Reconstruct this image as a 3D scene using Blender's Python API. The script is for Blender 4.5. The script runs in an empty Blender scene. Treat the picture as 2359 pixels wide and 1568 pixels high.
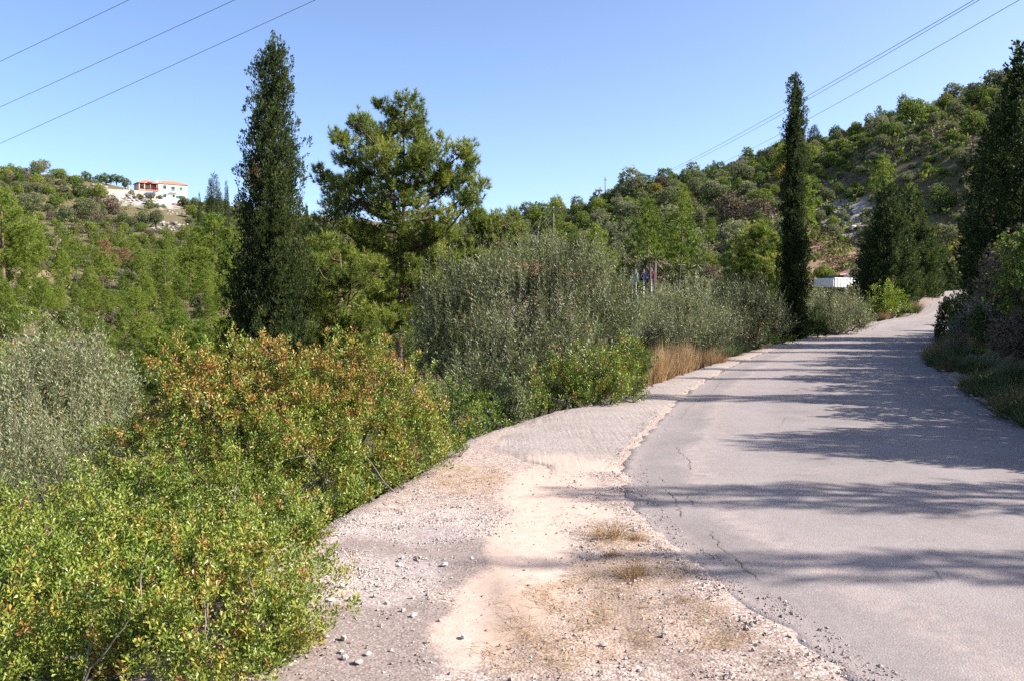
import bpy, math
import numpy as np
from mathutils import Vector, Matrix

# ------------------------------------------------------------------ camera, sky, sun, exposure
sc = bpy.context.scene
COL = sc.collection
EYE = 1.6
F, CX, CY, HOR = 2030.0, 1179.0, 784.0, 690.0
PITCH = -math.atan((CY - HOR) / F)
cam_d = bpy.data.cameras.new('camera')
cam_d.sensor_width = 36.0
cam_d.lens = 36.0 * F / 2358.0
cam_d.clip_start = 0.1
cam_d.clip_end = 6000
cam = bpy.data.objects.new('camera', cam_d)
COL.objects.link(cam)
cam.location = (0, 0, EYE)
cam.rotation_euler = (math.pi / 2 + PITCH, 0, 0)
sc.camera = cam

SUN_AZ, SUN_EL = math.radians(93.0), math.radians(33.0)      # azimuth clockwise from +Y (the view direction)
SUN_DIR = Vector((math.sin(SUN_AZ) * math.cos(SUN_EL), math.cos(SUN_AZ) * math.cos(SUN_EL), math.sin(SUN_EL)))
world = bpy.data.worlds.new('World')
sc.world = world
world.use_nodes = True
wn, wl = world.node_tree.nodes, world.node_tree.links
wn.clear()
sky = wn.new('ShaderNodeTexSky')
sky.sky_type = 'NISHITA'
sky.sun_disc = False
sky.sun_elevation = SUN_EL
sky.sun_rotation = SUN_AZ
sky.altitude = 100
sky.air_density = 0.5
sky.dust_density = 1.4
sky.ozone_density = 2.0
bg = wn.new('ShaderNodeBackground')
bg.inputs['Strength'].default_value = 0.124
wo = wn.new('ShaderNodeOutputWorld')
wl.new(sky.outputs[0], bg.inputs[0])
wl.new(bg.outputs[0], wo.inputs[0])
sun_d = bpy.data.lights.new('sun', 'SUN')
sun_d.energy = 5.0
sun_d.angle = math.radians(0.55)
sun_d.color = (1.0, 0.93, 0.83)
sun = bpy.data.objects.new('sun', sun_d)
COL.objects.link(sun)
sun.rotation_euler = SUN_DIR.to_track_quat('Z', 'Y').to_euler()
sc.view_settings.view_transform = 'Standard'
sc.view_settings.look = 'None'
sc.view_settings.exposure = 1.5
sc.view_settings.gamma = 1.0
sc.view_settings.use_curve_mapping = False
sc.cycles.max_bounces = 6
sc.cycles.diffuse_bounces = 3
sc.cycles.glossy_bounces = 2
sc.cycles.transmission_bounces = 3
sc.cycles.transparent_max_bounces = 4
sc.cycles.caustics_reflective = False
sc.cycles.caustics_refractive = False
sc.cycles.use_denoising = False

# ------------------------------------------------------------------ helpers: maths
RNG = np.random.default_rng(11)
cp, sp = math.cos(PITCH), math.sin(PITCH)


def at(u, v, d):
    """point that stands d metres ahead of the viewer, seen in direction (u, v)"""
    r, up = (u - CX) / F, (CY - v) / F
    t = d / (cp - up * sp)
    return np.array([r * t, d, EYE + t * (up * cp + sp)])


def hermite(xk, yk, x):
    xk, yk = np.asarray(xk, float), np.asarray(yk, float)
    m = np.gradient(yk, xk)
    x = np.asarray(x, float)
    i = np.clip(np.searchsorted(xk, x) - 1, 0, len(xk) - 2)
    h = xk[i + 1] - xk[i]
    t = np.clip((x - xk[i]) / h, 0, 1)
    return ((2*t**3 - 3*t**2 + 1) * yk[i] + (t**3 - 2*t**2 + t) * h * m[i]
            + (-2*t**3 + 3*t**2) * yk[i + 1] + (t**3 - t**2) * h * m[i + 1])


def sstep(a, b, x):
    t = np.clip((x - a) / (b - a), 0, 1)
    return t * t * (3 - 2 * t)


class Wob:
    """smooth pseudo noise: a sum of random plane waves, about -1..1"""
    def __init__(self, seed, scale, n=10, dim=3):
        r = np.random.default_rng(seed)
        k = r.normal(size=(n, dim))
        k /= np.linalg.norm(k, axis=1)[:, None]
        self.k = k * (2 * math.pi / scale) * r.uniform(.6, 1.6, (n, 1))
        self.p = r.uniform(0, 6.28, n)
        self.n = n

    def __call__(self, P):
        return np.sin(np.asarray(P) @ self.k.T + self.p).sum(-1) * (1.5 / self.n ** .5) * .6


# ------------------------------------------------------------------ helpers: objects
def tag(o, label=None, cat=None, group=None, kind=None):
    if label: o['label'] = label
    if cat: o['category'] = cat
    if group: o['group'] = group
    if kind: o['kind'] = kind
    return o


def empty(name, loc, label=None, cat=None, group=None, rz=0.0):
    o = bpy.data.objects.new(name, None)
    COL.objects.link(o)
    o.location = loc
    o.rotation_euler = (0, 0, rz)
    o.empty_display_size = .2
    return tag(o, label, cat, group)


def raw_mesh(name, V, faces_k, attrs=None, mats=(), smooth=False, mat_idx=None):
    """V (n,3); faces_k: list of int arrays (m,k)"""
    me = bpy.data.meshes.new(name)
    V = np.ascontiguousarray(V, dtype=np.float32)
    me.vertices.add(len(V))
    me.vertices.foreach_set('co', V.ravel())
    loops = np.concatenate([f.ravel() for f in faces_k]).astype(np.int32)
    tot = np.concatenate([np.full(len(f), f.shape[1], np.int32) for f in faces_k])
    start = np.concatenate([[0], np.cumsum(tot)[:-1]]).astype(np.int32)
    me.loops.add(len(loops))
    me.loops.foreach_set('vertex_index', loops)
    me.polygons.add(len(tot))
    me.polygons.foreach_set('loop_start', start)
    if mat_idx is not None:
        me.polygons.foreach_set('material_index', np.asarray(mat_idx, np.int32))
    me.polygons.foreach_set('use_smooth', np.full(len(tot), bool(smooth)))
    for k, a in (attrs or {}).items():
        at_ = me.attributes.new(k, 'FLOAT', 'POINT')
        at_.data.foreach_set('value', np.ascontiguousarray(a, np.float32))
    for m in mats:
        me.materials.append(m)
    me.update(calc_edges=True)
    return me


def link(name, me, parent=None, loc=None, rz=None, scale=None):
    o = bpy.data.objects.new(name, me)
    COL.objects.link(o)
    if parent is not None: o.parent = parent
    if loc is not None: o.location = loc
    if rz is not None: o.rotation_euler = (0, 0, rz)
    if scale is not None: o.scale = scale if hasattr(scale, '__len__') else (scale,) * 3
    return o


class Solid:
    """collects boxes, tubes and free faces into one mesh"""
    def __init__(self):
        self.v, self.f, self.n = [], {3: [], 4: []}, 0

    def add(self, V, faces):
        V = np.asarray(V, float)
        for f in faces:
            f = np.asarray(f)
            if f.ndim == 1: f = f[None]
            self.f.setdefault(f.shape[1], []).append(f + self.n)
        self.v.append(V)
        self.n += len(V)
        return self

    def box(self, lo, hi, M=None):
        x0, y0, z0 = lo
        x1, y1, z1 = hi
        V = np.array([[x0,y0,z0],[x1,y0,z0],[x1,y1,z0],[x0,y1,z0],[x0,y0,z1],[x1,y0,z1],[x1,y1,z1],[x0,y1,z1]], float)
        if M is not None: V = V @ np.array(M)[:3, :3].T + np.array(M)[:3, 3]
        return self.add(V, [np.array([[0,3,2,1],[4,5,6,7],[0,1,5,4],[1,2,6,5],[2,3,7,6],[3,0,4,7]])])

    def tube(self, pts, rad, sides=6, cap=True):
        P = np.asarray(pts, float)
        n = len(P)
        rad = np.broadcast_to(np.asarray(rad, float), (n,))
        T = np.gradient(P, axis=0)
        T /= np.linalg.norm(T, axis=1)[:, None] + 1e-9
        ref = np.array([0, 0, 1.0]) if abs(T[0, 2]) < .9 else np.array([1.0, 0, 0])
        A = np.cross(T, ref); A /= np.linalg.norm(A, axis=1)[:, None] + 1e-9
        B = np.cross(T, A)
        a = np.linspace(0, 2 * math.pi, sides, endpoint=False)
        V = (P[:, None] + rad[:, None, None] * (np.cos(a)[None, :, None] * A[:, None] + np.sin(a)[None, :, None] * B[:, None])).reshape(-1, 3)
        i = np.arange(n - 1)[:, None] * sides
        j = np.arange(sides)[None]
        k = (j + 1) % sides
        q = np.stack([i + j, i + k, i + sides + k, i + sides + j], -1).reshape(-1, 4)
        fs = [q]
        if cap:
            fs += [np.arange(sides)[::-1].copy(), np.arange(sides) + (n - 1) * sides]
        return self.add(V, fs)

    def mesh(self, name, mats, smooth=False):
        fk = [np.concatenate(x) for x in self.f.values() if x]
        return raw_mesh(name, np.concatenate(self.v), fk, None, mats, smooth)

    def build(self, name, mat, parent=None, smooth=False, **kw):
        return link(name, self.mesh(name, [mat], smooth), parent, **kw)


# ------------------------------------------------------------------ helpers: materials
def new_mat(name):
    m = bpy.data.materials.new(name)
    m.use_nodes = True
    nt = m.node_tree
    nt.nodes.clear()
    out = nt.nodes.new('ShaderNodeOutputMaterial')
    return m, nt.nodes, nt.links, out


def ramp(nodes, stops, interp='LINEAR'):
    r = nodes.new('ShaderNodeValToRGB')
    r.color_ramp.interpolation = interp
    e = r.color_ramp.elements
    while len(e) < len(stops): e.new(0.5)
    for el, (p, c) in zip(e, stops):
        el.position = p
        el.color = (*c, 1) if len(c) == 3 else c
    return r


def math_node(nodes, links, op, a, b=None, c=None, clamp=False):
    n = nodes.new('ShaderNodeMath')
    n.operation = op
    n.use_clamp = clamp
    for i, x in enumerate((a, b, c)):
        if x is None: continue
        if isinstance(x, (int, float)): n.inputs[i].default_value = x
        else: links.new(x, n.inputs[i])
    return n.outputs[0]


def noise(nodes, links, vec, scale, detail=3, rough=.55, dist=0.0):
    n = nodes.new('ShaderNodeTexNoise')
    n.inputs['Scale'].default_value = scale
    n.inputs['Detail'].default_value = detail
    n.inputs['Roughness'].default_value = rough
    n.inputs['Distortion'].default_value = dist
    if vec is not None: links.new(vec, n.inputs['Vector'])
    return n.outputs['Fac']


def mixc(nodes, links, fac, a, b, typ='MIX'):
    n = nodes.new('ShaderNodeMix')
    n.data_type = 'RGBA'
    n.blend_type = typ
    for s, x in ((0, fac), (6, a), (7, b)):
        if isinstance(x, (int, float)): n.inputs[s].default_value = x
        elif isinstance(x, tuple): n.inputs[s].default_value = (*x, 1) if len(x) == 3 else x
        else: links.new(x, n.inputs[s])
    return n.outputs[2]


K = .80            # overall reflectance of earth, asphalt and foliage


def leaf_mat(name, stops, trans=.3, rough=.5, spec=.25, objvar=0.0, gain=1.25, hue=(1, 1.02, .6)):
    stops = [(p_, tuple(x_ * K for x_ in c_)) for p_, c_ in stops]
    trans *= .7
    m, N, L, out = new_mat(name)
    a = N.new('ShaderNodeAttribute')
    a.attribute_name = 'tint'
    fac = a.outputs['Fac']
    if objvar:
        oi = N.new('ShaderNodeObjectInfo')
        d = math_node(N, L, 'MULTIPLY_ADD', oi.outputs['Random'], objvar, -objvar / 2)
        fac = math_node(N, L, 'ADD', fac, d, clamp=True)
    r = ramp(N, stops)
    L.new(fac, r.inputs[0])
    p = N.new('ShaderNodeBsdfPrincipled')
    p.inputs['Roughness'].default_value = rough
    p.inputs['Specular IOR Level'].default_value = spec
    L.new(r.outputs[0], p.inputs['Base Color'])
    t = N.new('ShaderNodeBsdfTranslucent')
    g = mixc(N, L, 1.0, r.outputs[0], tuple(gain * h for h in hue), 'MULTIPLY')
    L.new(g, t.inputs[0])
    mx = N.new('ShaderNodeMixShader')
    mx.inputs[0].default_value = trans
    L.new(p.outputs[0], mx.inputs[1])
    L.new(t.outputs[0], mx.inputs[2])
    L.new(mx.outputs[0], out.inputs[0])
    return m


def plain_mat(name, col, rough=.7, spec=.3, metal=0.0, var=.12, scale=6.0, bump=0.0, bscale=30.0):
    m, N, L, out = new_mat(name)
    tc = N.new('ShaderNodeTexCoord')
    n = noise(N, L, tc.outputs['Object'], scale, 4)
    r = ramp(N, [(.3, tuple(c * (1 - var) for c in col)), (.7, tuple(min(1, c * (1 + var)) for c in col))])
    L.new(n, r.inputs[0])
    p = N.new('ShaderNodeBsdfPrincipled')
    p.inputs['Roughness'].default_value = rough
    p.inputs['Specular IOR Level'].default_value = spec
    p.inputs['Metallic'].default_value = metal
    L.new(r.outputs[0], p.inputs['Base Color'])
    if bump:
        b = N.new('ShaderNodeBump')
        b.inputs['Strength'].default_value = bump
        b.inputs['Distance'].default_value = .02
        L.new(noise(N, L, tc.outputs['Object'], bscale, 4), b.inputs['Height'])
        L.new(b.outputs[0], p.inputs['Normal'])
    L.new(p.outputs[0], out.inputs[0])
    return m


GREEN_MASTIC = [(0, (.035, .065, .012)), (.3, (.105, .165, .022)), (.55, (.200, .260, .036)), (.74, (.310, .320, .055)),
                (.84, (.360, .230, .050)), (.93, (.360, .150, .038)), (1, (.200, .080, .038))]
M_MASTIC = leaf_mat('mastic_leaf', GREEN_MASTIC, .24, .42, .35)
M_OLIVE = leaf_mat('olive_leaf', [(0, (0.041, 0.054, 0.023)), (.35, (0.117, 0.140, 0.054)), (.65, (0.230, 0.257, 0.117)), (.92, (0.378, 0.396, 0.243)),
                                  (.97, (0.378, 0.279, 0.054)), (1, (0.324, 0.180, 0.032))], 0.42, .42, .4, hue=(1, 1, .85), gain=1.05)
M_CYPRESS = leaf_mat('cypress_spray', [(0, (0.018, 0.031, 0.011)), (.4, (0.052, 0.079, 0.023)), (.75, (0.117, 0.144, 0.041)), (.9, (0.167, 0.158, 0.059)), (1, (0.234, 0.099, 0.041))], 0.62, .6, .2, hue=(1, 1, .85), gain=1.05)
M_PINE = leaf_mat('pine_needle', [(0, (0.041, 0.072, 0.014)), (.4, (0.126, 0.180, 0.029)), (.75, (0.270, 0.312, 0.050)), (1, (0.384, 0.384, 0.102))], 0.50, .5, .25, hue=(1, 1, .85), gain=1.05)
M_PINEFAR = leaf_mat('far_pine_needle', [(0, (0.052, 0.093, 0.019)), (.4, (0.152, 0.225, 0.038)), (.75, (0.290, 0.348, 0.058)), (1, (0.392, 0.406, 0.087))], 0.55, .6, .15, .25, hue=(1, 1, .85), gain=1.05)
M_DARKFIR = leaf_mat('juniper_spray', [(0, (.016, .030, .011)), (.5, (.056, .088, .026)), (.85, (.125, .155, .046)), (1, (.19, .15, .06))], 0.50, .6, .15, hue=(1, 1, .85), gain=1.05)
M_FAROLIVE = leaf_mat('far_olive_leaf', [(0, (0.060, 0.075, 0.034)), (.45, (0.150, 0.173, 0.083)), (.8, (0.269, 0.281, 0.156)), (1, (0.350, 0.350, 0.225))], 0.50, .6, .15, .3, hue=(1, 1, .85), gain=1.05)
M_FAROAK = leaf_mat('far_oak_leaf', [(0, (0.034, 0.062, 0.016)), (.45, (0.086, 0.140, 0.029)), (.8, (0.182, 0.234, 0.049)), (1, (0.260, 0.286, 0.068))], 0.50, .6, .15, .35, hue=(1, 1, .85), gain=1.05)
M_FARGREEN = leaf_mat('far_mastic_leaf', [(0, (0.052, 0.086, 0.018)), (.45, (0.143, 0.208, 0.036)), (.8, (0.267, 0.312, 0.057)), (1, (0.351, 0.351, 0.078))], 0.50, .6, .15, .3, hue=(1, 1, .85), gain=1.05)
M_FARYEL = leaf_mat('far_broom_leaf', [(0, (0.092, 0.103, 0.021)), (.5, (0.230, 0.236, 0.039)), (.85, (0.380, 0.305, 0.044)), (1, (0.483, 0.322, 0.041))], .2, .6, .15, .3)
M_FARBROWN = leaf_mat('far_heath_twig', [(0, (0.066, 0.054, 0.041)), (.5, (0.168, 0.132, 0.096)), (1, (0.282, 0.222, 0.156))], .1, .8, .1, .4)
M_DEAD = leaf_mat('dead_needle', [(0, (.12, .055, .04)), (.5, (.27, .13, .09)), (1, (.38, .21, .15))], .15, .7, .1, .2)
M_STRAW = leaf_mat('dry_grass', [(0, (.17, .105, .055)), (.45, (.40, .265, .140)), (1, (.60, .45, .27))], .3, .6, .2, hue=(1, .97, .85), gain=1.1)
M_TWIG = leaf_mat('dry_twig', [(0, (.060, .048, .044)), (.5, (.145, .120, .110)), (1, (.27, .23, .205))], 0, .8, .1)
M_WEED = leaf_mat('weed_leaf', [(0, (0.041, 0.069, 0.028)), (.5, (0.121, 0.155, 0.064)), (1, (0.241, 0.253, 0.115))], .25, .6, .2)
M_BRIGHT = leaf_mat('spurge_leaf', [(0, (.060, .095, .012)), (.45, (.170, .235, .026)), (.8, (.300, .350, .042)), (1, (.360, .320, .060))], .35, .5, .25)
M_YUCCA = leaf_mat('yucca_blade', [(0, (.03, .055, .015)), (.5, (.085, .13, .030)), (.85, (.19, .20, .04)), (1, (.30, .20, .06))], .15, .5, .3)
M_BARK = plain_mat('bark', (.085, .062, .048), .9, .1, var=.35, scale=14, bump=.6, bscale=40)
M_BARKGREY = plain_mat('grey_bark', (.115, .098, .085), .9, .1, var=.3, scale=20, bump=.5, bscale=60)
M_PINEBARK = plain_mat('pine_bark', (.13, .085, .062), .9, .1, var=.4, scale=10, bump=.7, bscale=25)

# ------------------------------------------------------------------ terrain
YK = [-60, -40, -25, -15, -8, 0, 3.7, 6.5, 8.2, 11, 16.2, 21.6, 25.6, 35, 47.8, 52, 55, 60, 66, 75, 88, 100, 115, 135]
XLK = [48, 29, 16.5, 9.2, 5.2, 2.35, 1.42, .92, 1.02, 1.74, 3.37, 5.45, 7.15, 12.0, 19.3, 22.3, 24.9, 28.2, 31.4, 35.8, 44, 54, 66, 84]
_ys = np.linspace(-60, 135, 800)
_xl = hermite(YK, XLK, _ys)
_tx = np.gradient(_xl, _ys)
_nl = np.sqrt(1 + _tx ** 2)
ROADW = 4.6
_rx, _ry = _xl + ROADW / _nl, _ys - ROADW * _tx / _nl
_o = np.argsort(_ry)


def xL(y): return np.interp(y, _ys, _xl)
def xR(y): return np.interp(y, _ry[_o], _rx[_o])
def zroad(y): return np.interp(y, [-60, -30, 0, 36, 44, 56, 66, 75, 84, 95, 115, 135], [-.6, -.3, 0, 0, .10, .62, 1.35, 2.15, 2.4, 2.8, 4.5, 7.0])


XVK = [(-60, 46), (-20, 10), (-10, 3.2), (-4, -.6), (0, -1.6), (3.7, -1.6), (6, -1.35), (8.8, -.68), (9.84, -.55), (11.5, .1), (13, .85), (14.2, 1.75),
       (16.2, 2.45), (20.3, 4.25), (22, 5.0), (25.6, 6.4), (35, 11.2), (135, 23)]


def xV(y):
    a = hermite([p[0] for p in XVK], [p[1] for p in XVK], np.clip(y, -60, 34))
    b = xL(y) - .8
    w = sstep(24, 30, y)
    return np.minimum(a * (1 - w) + b * w, xL(y) - .3)


def ctrl_points():
    pts = []
    A = lambda u, v, d: pts.append(at(u, v, d))
    for u, v, d in [(-700, 400, 430), (-350, 405, 420), (0, 405, 400), (120, 402, 400), (250, 432, 396), (330, 452, 392), (430, 466, 386), (500, 498, 375),
                    (600, 512, 360), (700, 527, 340), (800, 530, 330), (900, 530, 320), (1000, 530, 300), (1100, 525, 280), (1200, 520, 262),
                    (1300, 500, 245), (1400, 470, 232), (1500, 442, 222), (1600, 415, 216), (1700, 393, 210), (1800, 360, 205), (1900, 330, 200),
                    (2000, 303, 195), (2100, 275, 190), (2200, 248, 185), (2300, 215, 180), (2500, 150, 172), (2800, 70, 160),
                    (-600, 560, 230), (-200, 590, 225), (0, 585, 235), (250, 585, 250), (430, 570, 270), (560, 590, 230), (-300, 700, 130), (0, 700, 150), (250, 690, 160), (450, 690, 155),
                    (330, 500, 340), (380, 540, 300), (100, 500, 310), (-300, 800, 85), (0, 815, 88), (250, 830, 84), (500, 830, 82), (700, 640, 180), (700, 730, 95), (900, 620, 180), (900, 720, 92),
                    (1050, 600, 180), (1050, 700, 95), (1200, 640, 140), (1300, 580, 165), (1400, 560, 160), (1500, 545, 150), (1600, 535, 145),
                    (1700, 520, 142), (1800, 505, 140), (1900, 490, 138), (2000, 470, 135), (2100, 440, 132), (2200, 410, 130), (2350, 360, 125), (2600, 280, 118),
                    (1400, 690, 92), (1550, 680, 95), (1700, 660, 100), (1850, 640, 108), (1930, 648, 107), (2050, 610, 108), (2150, 560, 106), (2300, 500, 100), (2500, 400, 95)]:
        A(u, v, d)
    for x, y, z in [(-9, 10, -3.6), (-16, 12, -5.0), (-5, 20, -3.2), (-14, 25, -5.0), (-28, 20, -7), (-28, 45, -8), (-10, 42, -4.8), (-14, 65, -6.5), (-45, 60, -8.5), (-70, 30, -9),
                    (-90, 90, -3), (-120, 40, -4), (-160, 120, 12), (2, 40, -2.2), (2, 62, -3.0), (12, 70, -1.4), (18, 88, -.6), (4, 84, -2.5), (-60, -20, -8), (-120, -60, 0), (-30, -20, -6),
                    (-10, -15, -3), (-20, -60, -4), (40, -60, 4), (100, -60, 22), (-7, 0, -3), (-200, -150, 8), (0, -150, 4), (200, -150, 45)]:
        pts.append(np.array([x, y, z], float))
    for y in np.arange(-40, 73, 7.0):
        l, r, z = float(xV(y)), float(xR(y)), float(zroad(y))
        k = 1.0 if y < 26 else .55
        pts.append(np.array([l - 4.5, y, z - 2.3 * k]))
        pts.append(np.array([r + 4.5, y - 1, z + 2.0]))
        pts.append(np.array([r + 11, y - 3, z + 4.8]))
        pts.append(np.array([r + 24, y - 6, z + 9.5]))
        pts.append(np.array([r + 50, y - 10, z + 20]))
    for y in (80, 88, 95, 102, 110):
        l, r, z = float(xL(y)), float(xR(y)), float(zroad(y))
        pts.append(np.array([r + 7, y, z + 2.2]))
        pts.append(np.array([l - 5, y, z - .8]))
    for x, y, z in [(30, 95, 1.1), (36, 95, 1.1), (40, 101, 1.3), (33, 101, 1.1), (28, 88, .6), (36, 88, 1.0)]:
        pts.append(np.array([x, y, z], float))
    for a in np.arange(0, 360, 20):
        ca, sa = math.cos(math.radians(a)), math.sin(math.radians(a))
        pts.append(np.array([800 * ca, 800 * sa + 100, 12.0 if sa > -.2 else 5.0]))
        pts.append(np.array([2200 * ca, 2200 * sa, -20.0]))
    return np.array(pts)


CP = ctrl_points()
_D = np.linalg.norm(CP[:, None, :2] - CP[None, :, :2], axis=-1)
_n = len(CP)
_A = np.zeros((_n + 1, _n + 1))
_A[:_n, :_n] = -_D - np.eye(_n) * .6
_A[:_n, _n] = 1
_A[_n, :_n] = 1
_w = np.linalg.solve(_A, np.append(CP[:, 2], 0))
W1, W2, W3, W4 = Wob(3, 38, 12, 2), Wob(4, 11, 12, 2), Wob(5, 2.6, 14, 2), Wob(6, .5, 14, 2)


def field(x, y):
    P = np.stack([x.ravel(), y.ravel()], -1)
    out = np.empty(len(P))
    for i in range(0, len(P), 20000):
        q = P[i:i + 20000]
        out[i:i + 20000] = -np.linalg.norm(q[:, None] - CP[None, :, :2], axis=-1) @ _w[:_n] + _w[_n]
    r = np.linalg.norm(P, axis=1)
    out += W1(P) * np.clip((r - 60) / 100, 0, 1) * 1.1 + W2(P) * np.clip((r - 10) / 60, .15, 1) * .45
    return out.reshape(x.shape)


def height(x, y):
    x, y = np.asarray(x, float), np.asarray(y, float)
    z0 = zroad(y)
    dl, dr = xV(y) - x, x - (xR(y) + .35)
    outside = np.maximum(np.maximum(dl, dr), 0)
    w = sstep(.3, 4.5, outside)
    edge = z0 - .003 - .62 * np.maximum(dl, 0) + .5 * np.maximum(dr, 0)
    P2 = np.stack([x, y], -1)
    rough = W3(P2) * .035 * sstep(-.1, 1.2, outside)
    onroad = sstep(-.02, .26, np.minimum(x - xL(y), xR(y) - x))
    mic = (W3(P2 * 1.7) * .006 + W4(P2) * .006) * (1 - onroad)
    far = sstep(118, 134, y) + sstep(-45, -59, y)
    z = edge * (1 - w) + field(x, y) * w + rough + mic - .03 * onroad
    return np.where(far > 0, z * (1 - far) + field(x, y) * far, z)


def hz(x, y): return float(height(np.array([x]), np.array([y]))[0])


def ground_px(u, v):
    """the place on the level lay-by that is seen at (u, v)"""
    d = EYE * F / (v - HOR)
    return np.array([(u - CX) / F * d, d])


def axis(lo, hi, step, far_lo, far_hi, g=1.085):
    mid = list(np.arange(lo, hi + 1e-6, step))
    s, x, up = step, hi, []
    while x < far_hi:
        s *= g; x += s; up.append(x)
    s, x, dn = step, lo, []
    while x > far_lo:
        s *= g; x -= s; dn.append(x)
    return np.array(dn[::-1] + mid + up)


def blob(X, Y, items):
    """soft patches lying on the lay-by; items: (u, v, ru, rv)"""
    out = np.zeros_like(X)
    for u, v, ru, rv in items:
        c = ground_px(u, v)
        rx, ry = ru * c[1] / F, rv * c[1] ** 2 / (EYE * F)
        q = ((X - c[0]) / rx) ** 2 + ((Y - c[1]) / ry) ** 2
        out = np.maximum(out, np.clip(1.6 - q * .9, 0, 1))
    return out


DUST = [(1270, 1135, 105, 62), (1215, 1260, 90, 75), (1160, 1390, 110, 75), (1090, 1470, 85, 70), (1330, 1185, 90, 20), (1240, 1330, 60, 60)]
DARK = [(930, 1270, 170, 62), (1060, 1300, 110, 50), (850, 1450, 150, 100), (760, 1540, 160, 90), (960, 1480, 90, 90), (1120, 1290, 50, 40)]
STRAWP = [(1080, 1105, 90, 32), (1420, 1240, 75, 30), (1460, 1320, 120, 40), (1340, 1420, 170, 90), (1240, 1500, 130, 60), (1600, 1420, 70, 40), (1640, 1470, 90, 35)]
WHITEG = [(900, 1340, 110, 55), (800, 1330, 80, 60), (1000, 1210, 150, 40), (880, 1210, 120, 30)]

gx = axis(-4.0, 7.2, .14, -2400, 2400)
gy = axis(2.8, 15.0, .14, -2400, 2400)
GX, GY = np.meshgrid(gx, gy)
GZ = height(GX, GY)
nx, ny = len(gx), len(gy)
# bare rock and earth clearings on the slopes: (u, v, d, radius)
def clearing(items):
    out = np.zeros_like(GX)
    for u, v, d, r in items:
        p = at(u, v, d)
        q = ((GX - p[0]) ** 2 + (GY - p[1]) ** 2) / r ** 2
        out = np.maximum(out, np.exp(-q))
    return out
ROCKZ = [(330, 470, 372, 9), (405, 530, 322, 7), (300, 480, 375, 12), (350, 475, 370, 13), (400, 490, 360, 11), (385, 520, 330, 9), (375, 550, 305, 7), (250, 445, 388, 11), (50, 660, 170, 6),
         (1940, 500, 138, 5), (1680, 530, 140, 5), (1970, 520, 130, 4), (2090, 350, 165, 6), (1740, 640, 105, 3)]
EARTHZ = [(60, 640, 180, 10), (20, 640, 180, 8), (410, 510, 360, 9), (290, 490, 378, 9), (1930, 600, 112, 8), (1900, 560, 120, 8), (1760, 690, 88, 6)]
att = {
    'dust': blob(GX, GY, DUST).ravel(), 'dark': blob(GX, GY, DARK).ravel(),
    'straw': blob(GX, GY, STRAWP).ravel(), 'white': blob(GX, GY, WHITEG).ravel(),
    'layby': (sstep(.5, -.3, xV(GY) - GX) * sstep(.9, .2, GX - xR(GY)) * sstep(-50, -40, GY) * sstep(125, 115, GY)).ravel(),
    'rut': (sum(w_ * np.exp(-((GX - xL(GY) + o_ + .06 * np.sin(GY * 2.1 + o_ * 9)) / .09) ** 2) for o_, w_ in ((.30, 1.0), (.62, 1.0), (1.25, .7))) * sstep(6.0, 4.8, GY) * sstep(1.5, 3, GY)).ravel(),
    'rock': clearing(ROCKZ).ravel() * .8, 'earth': clearing(EARTHZ).ravel(),
}


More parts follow.
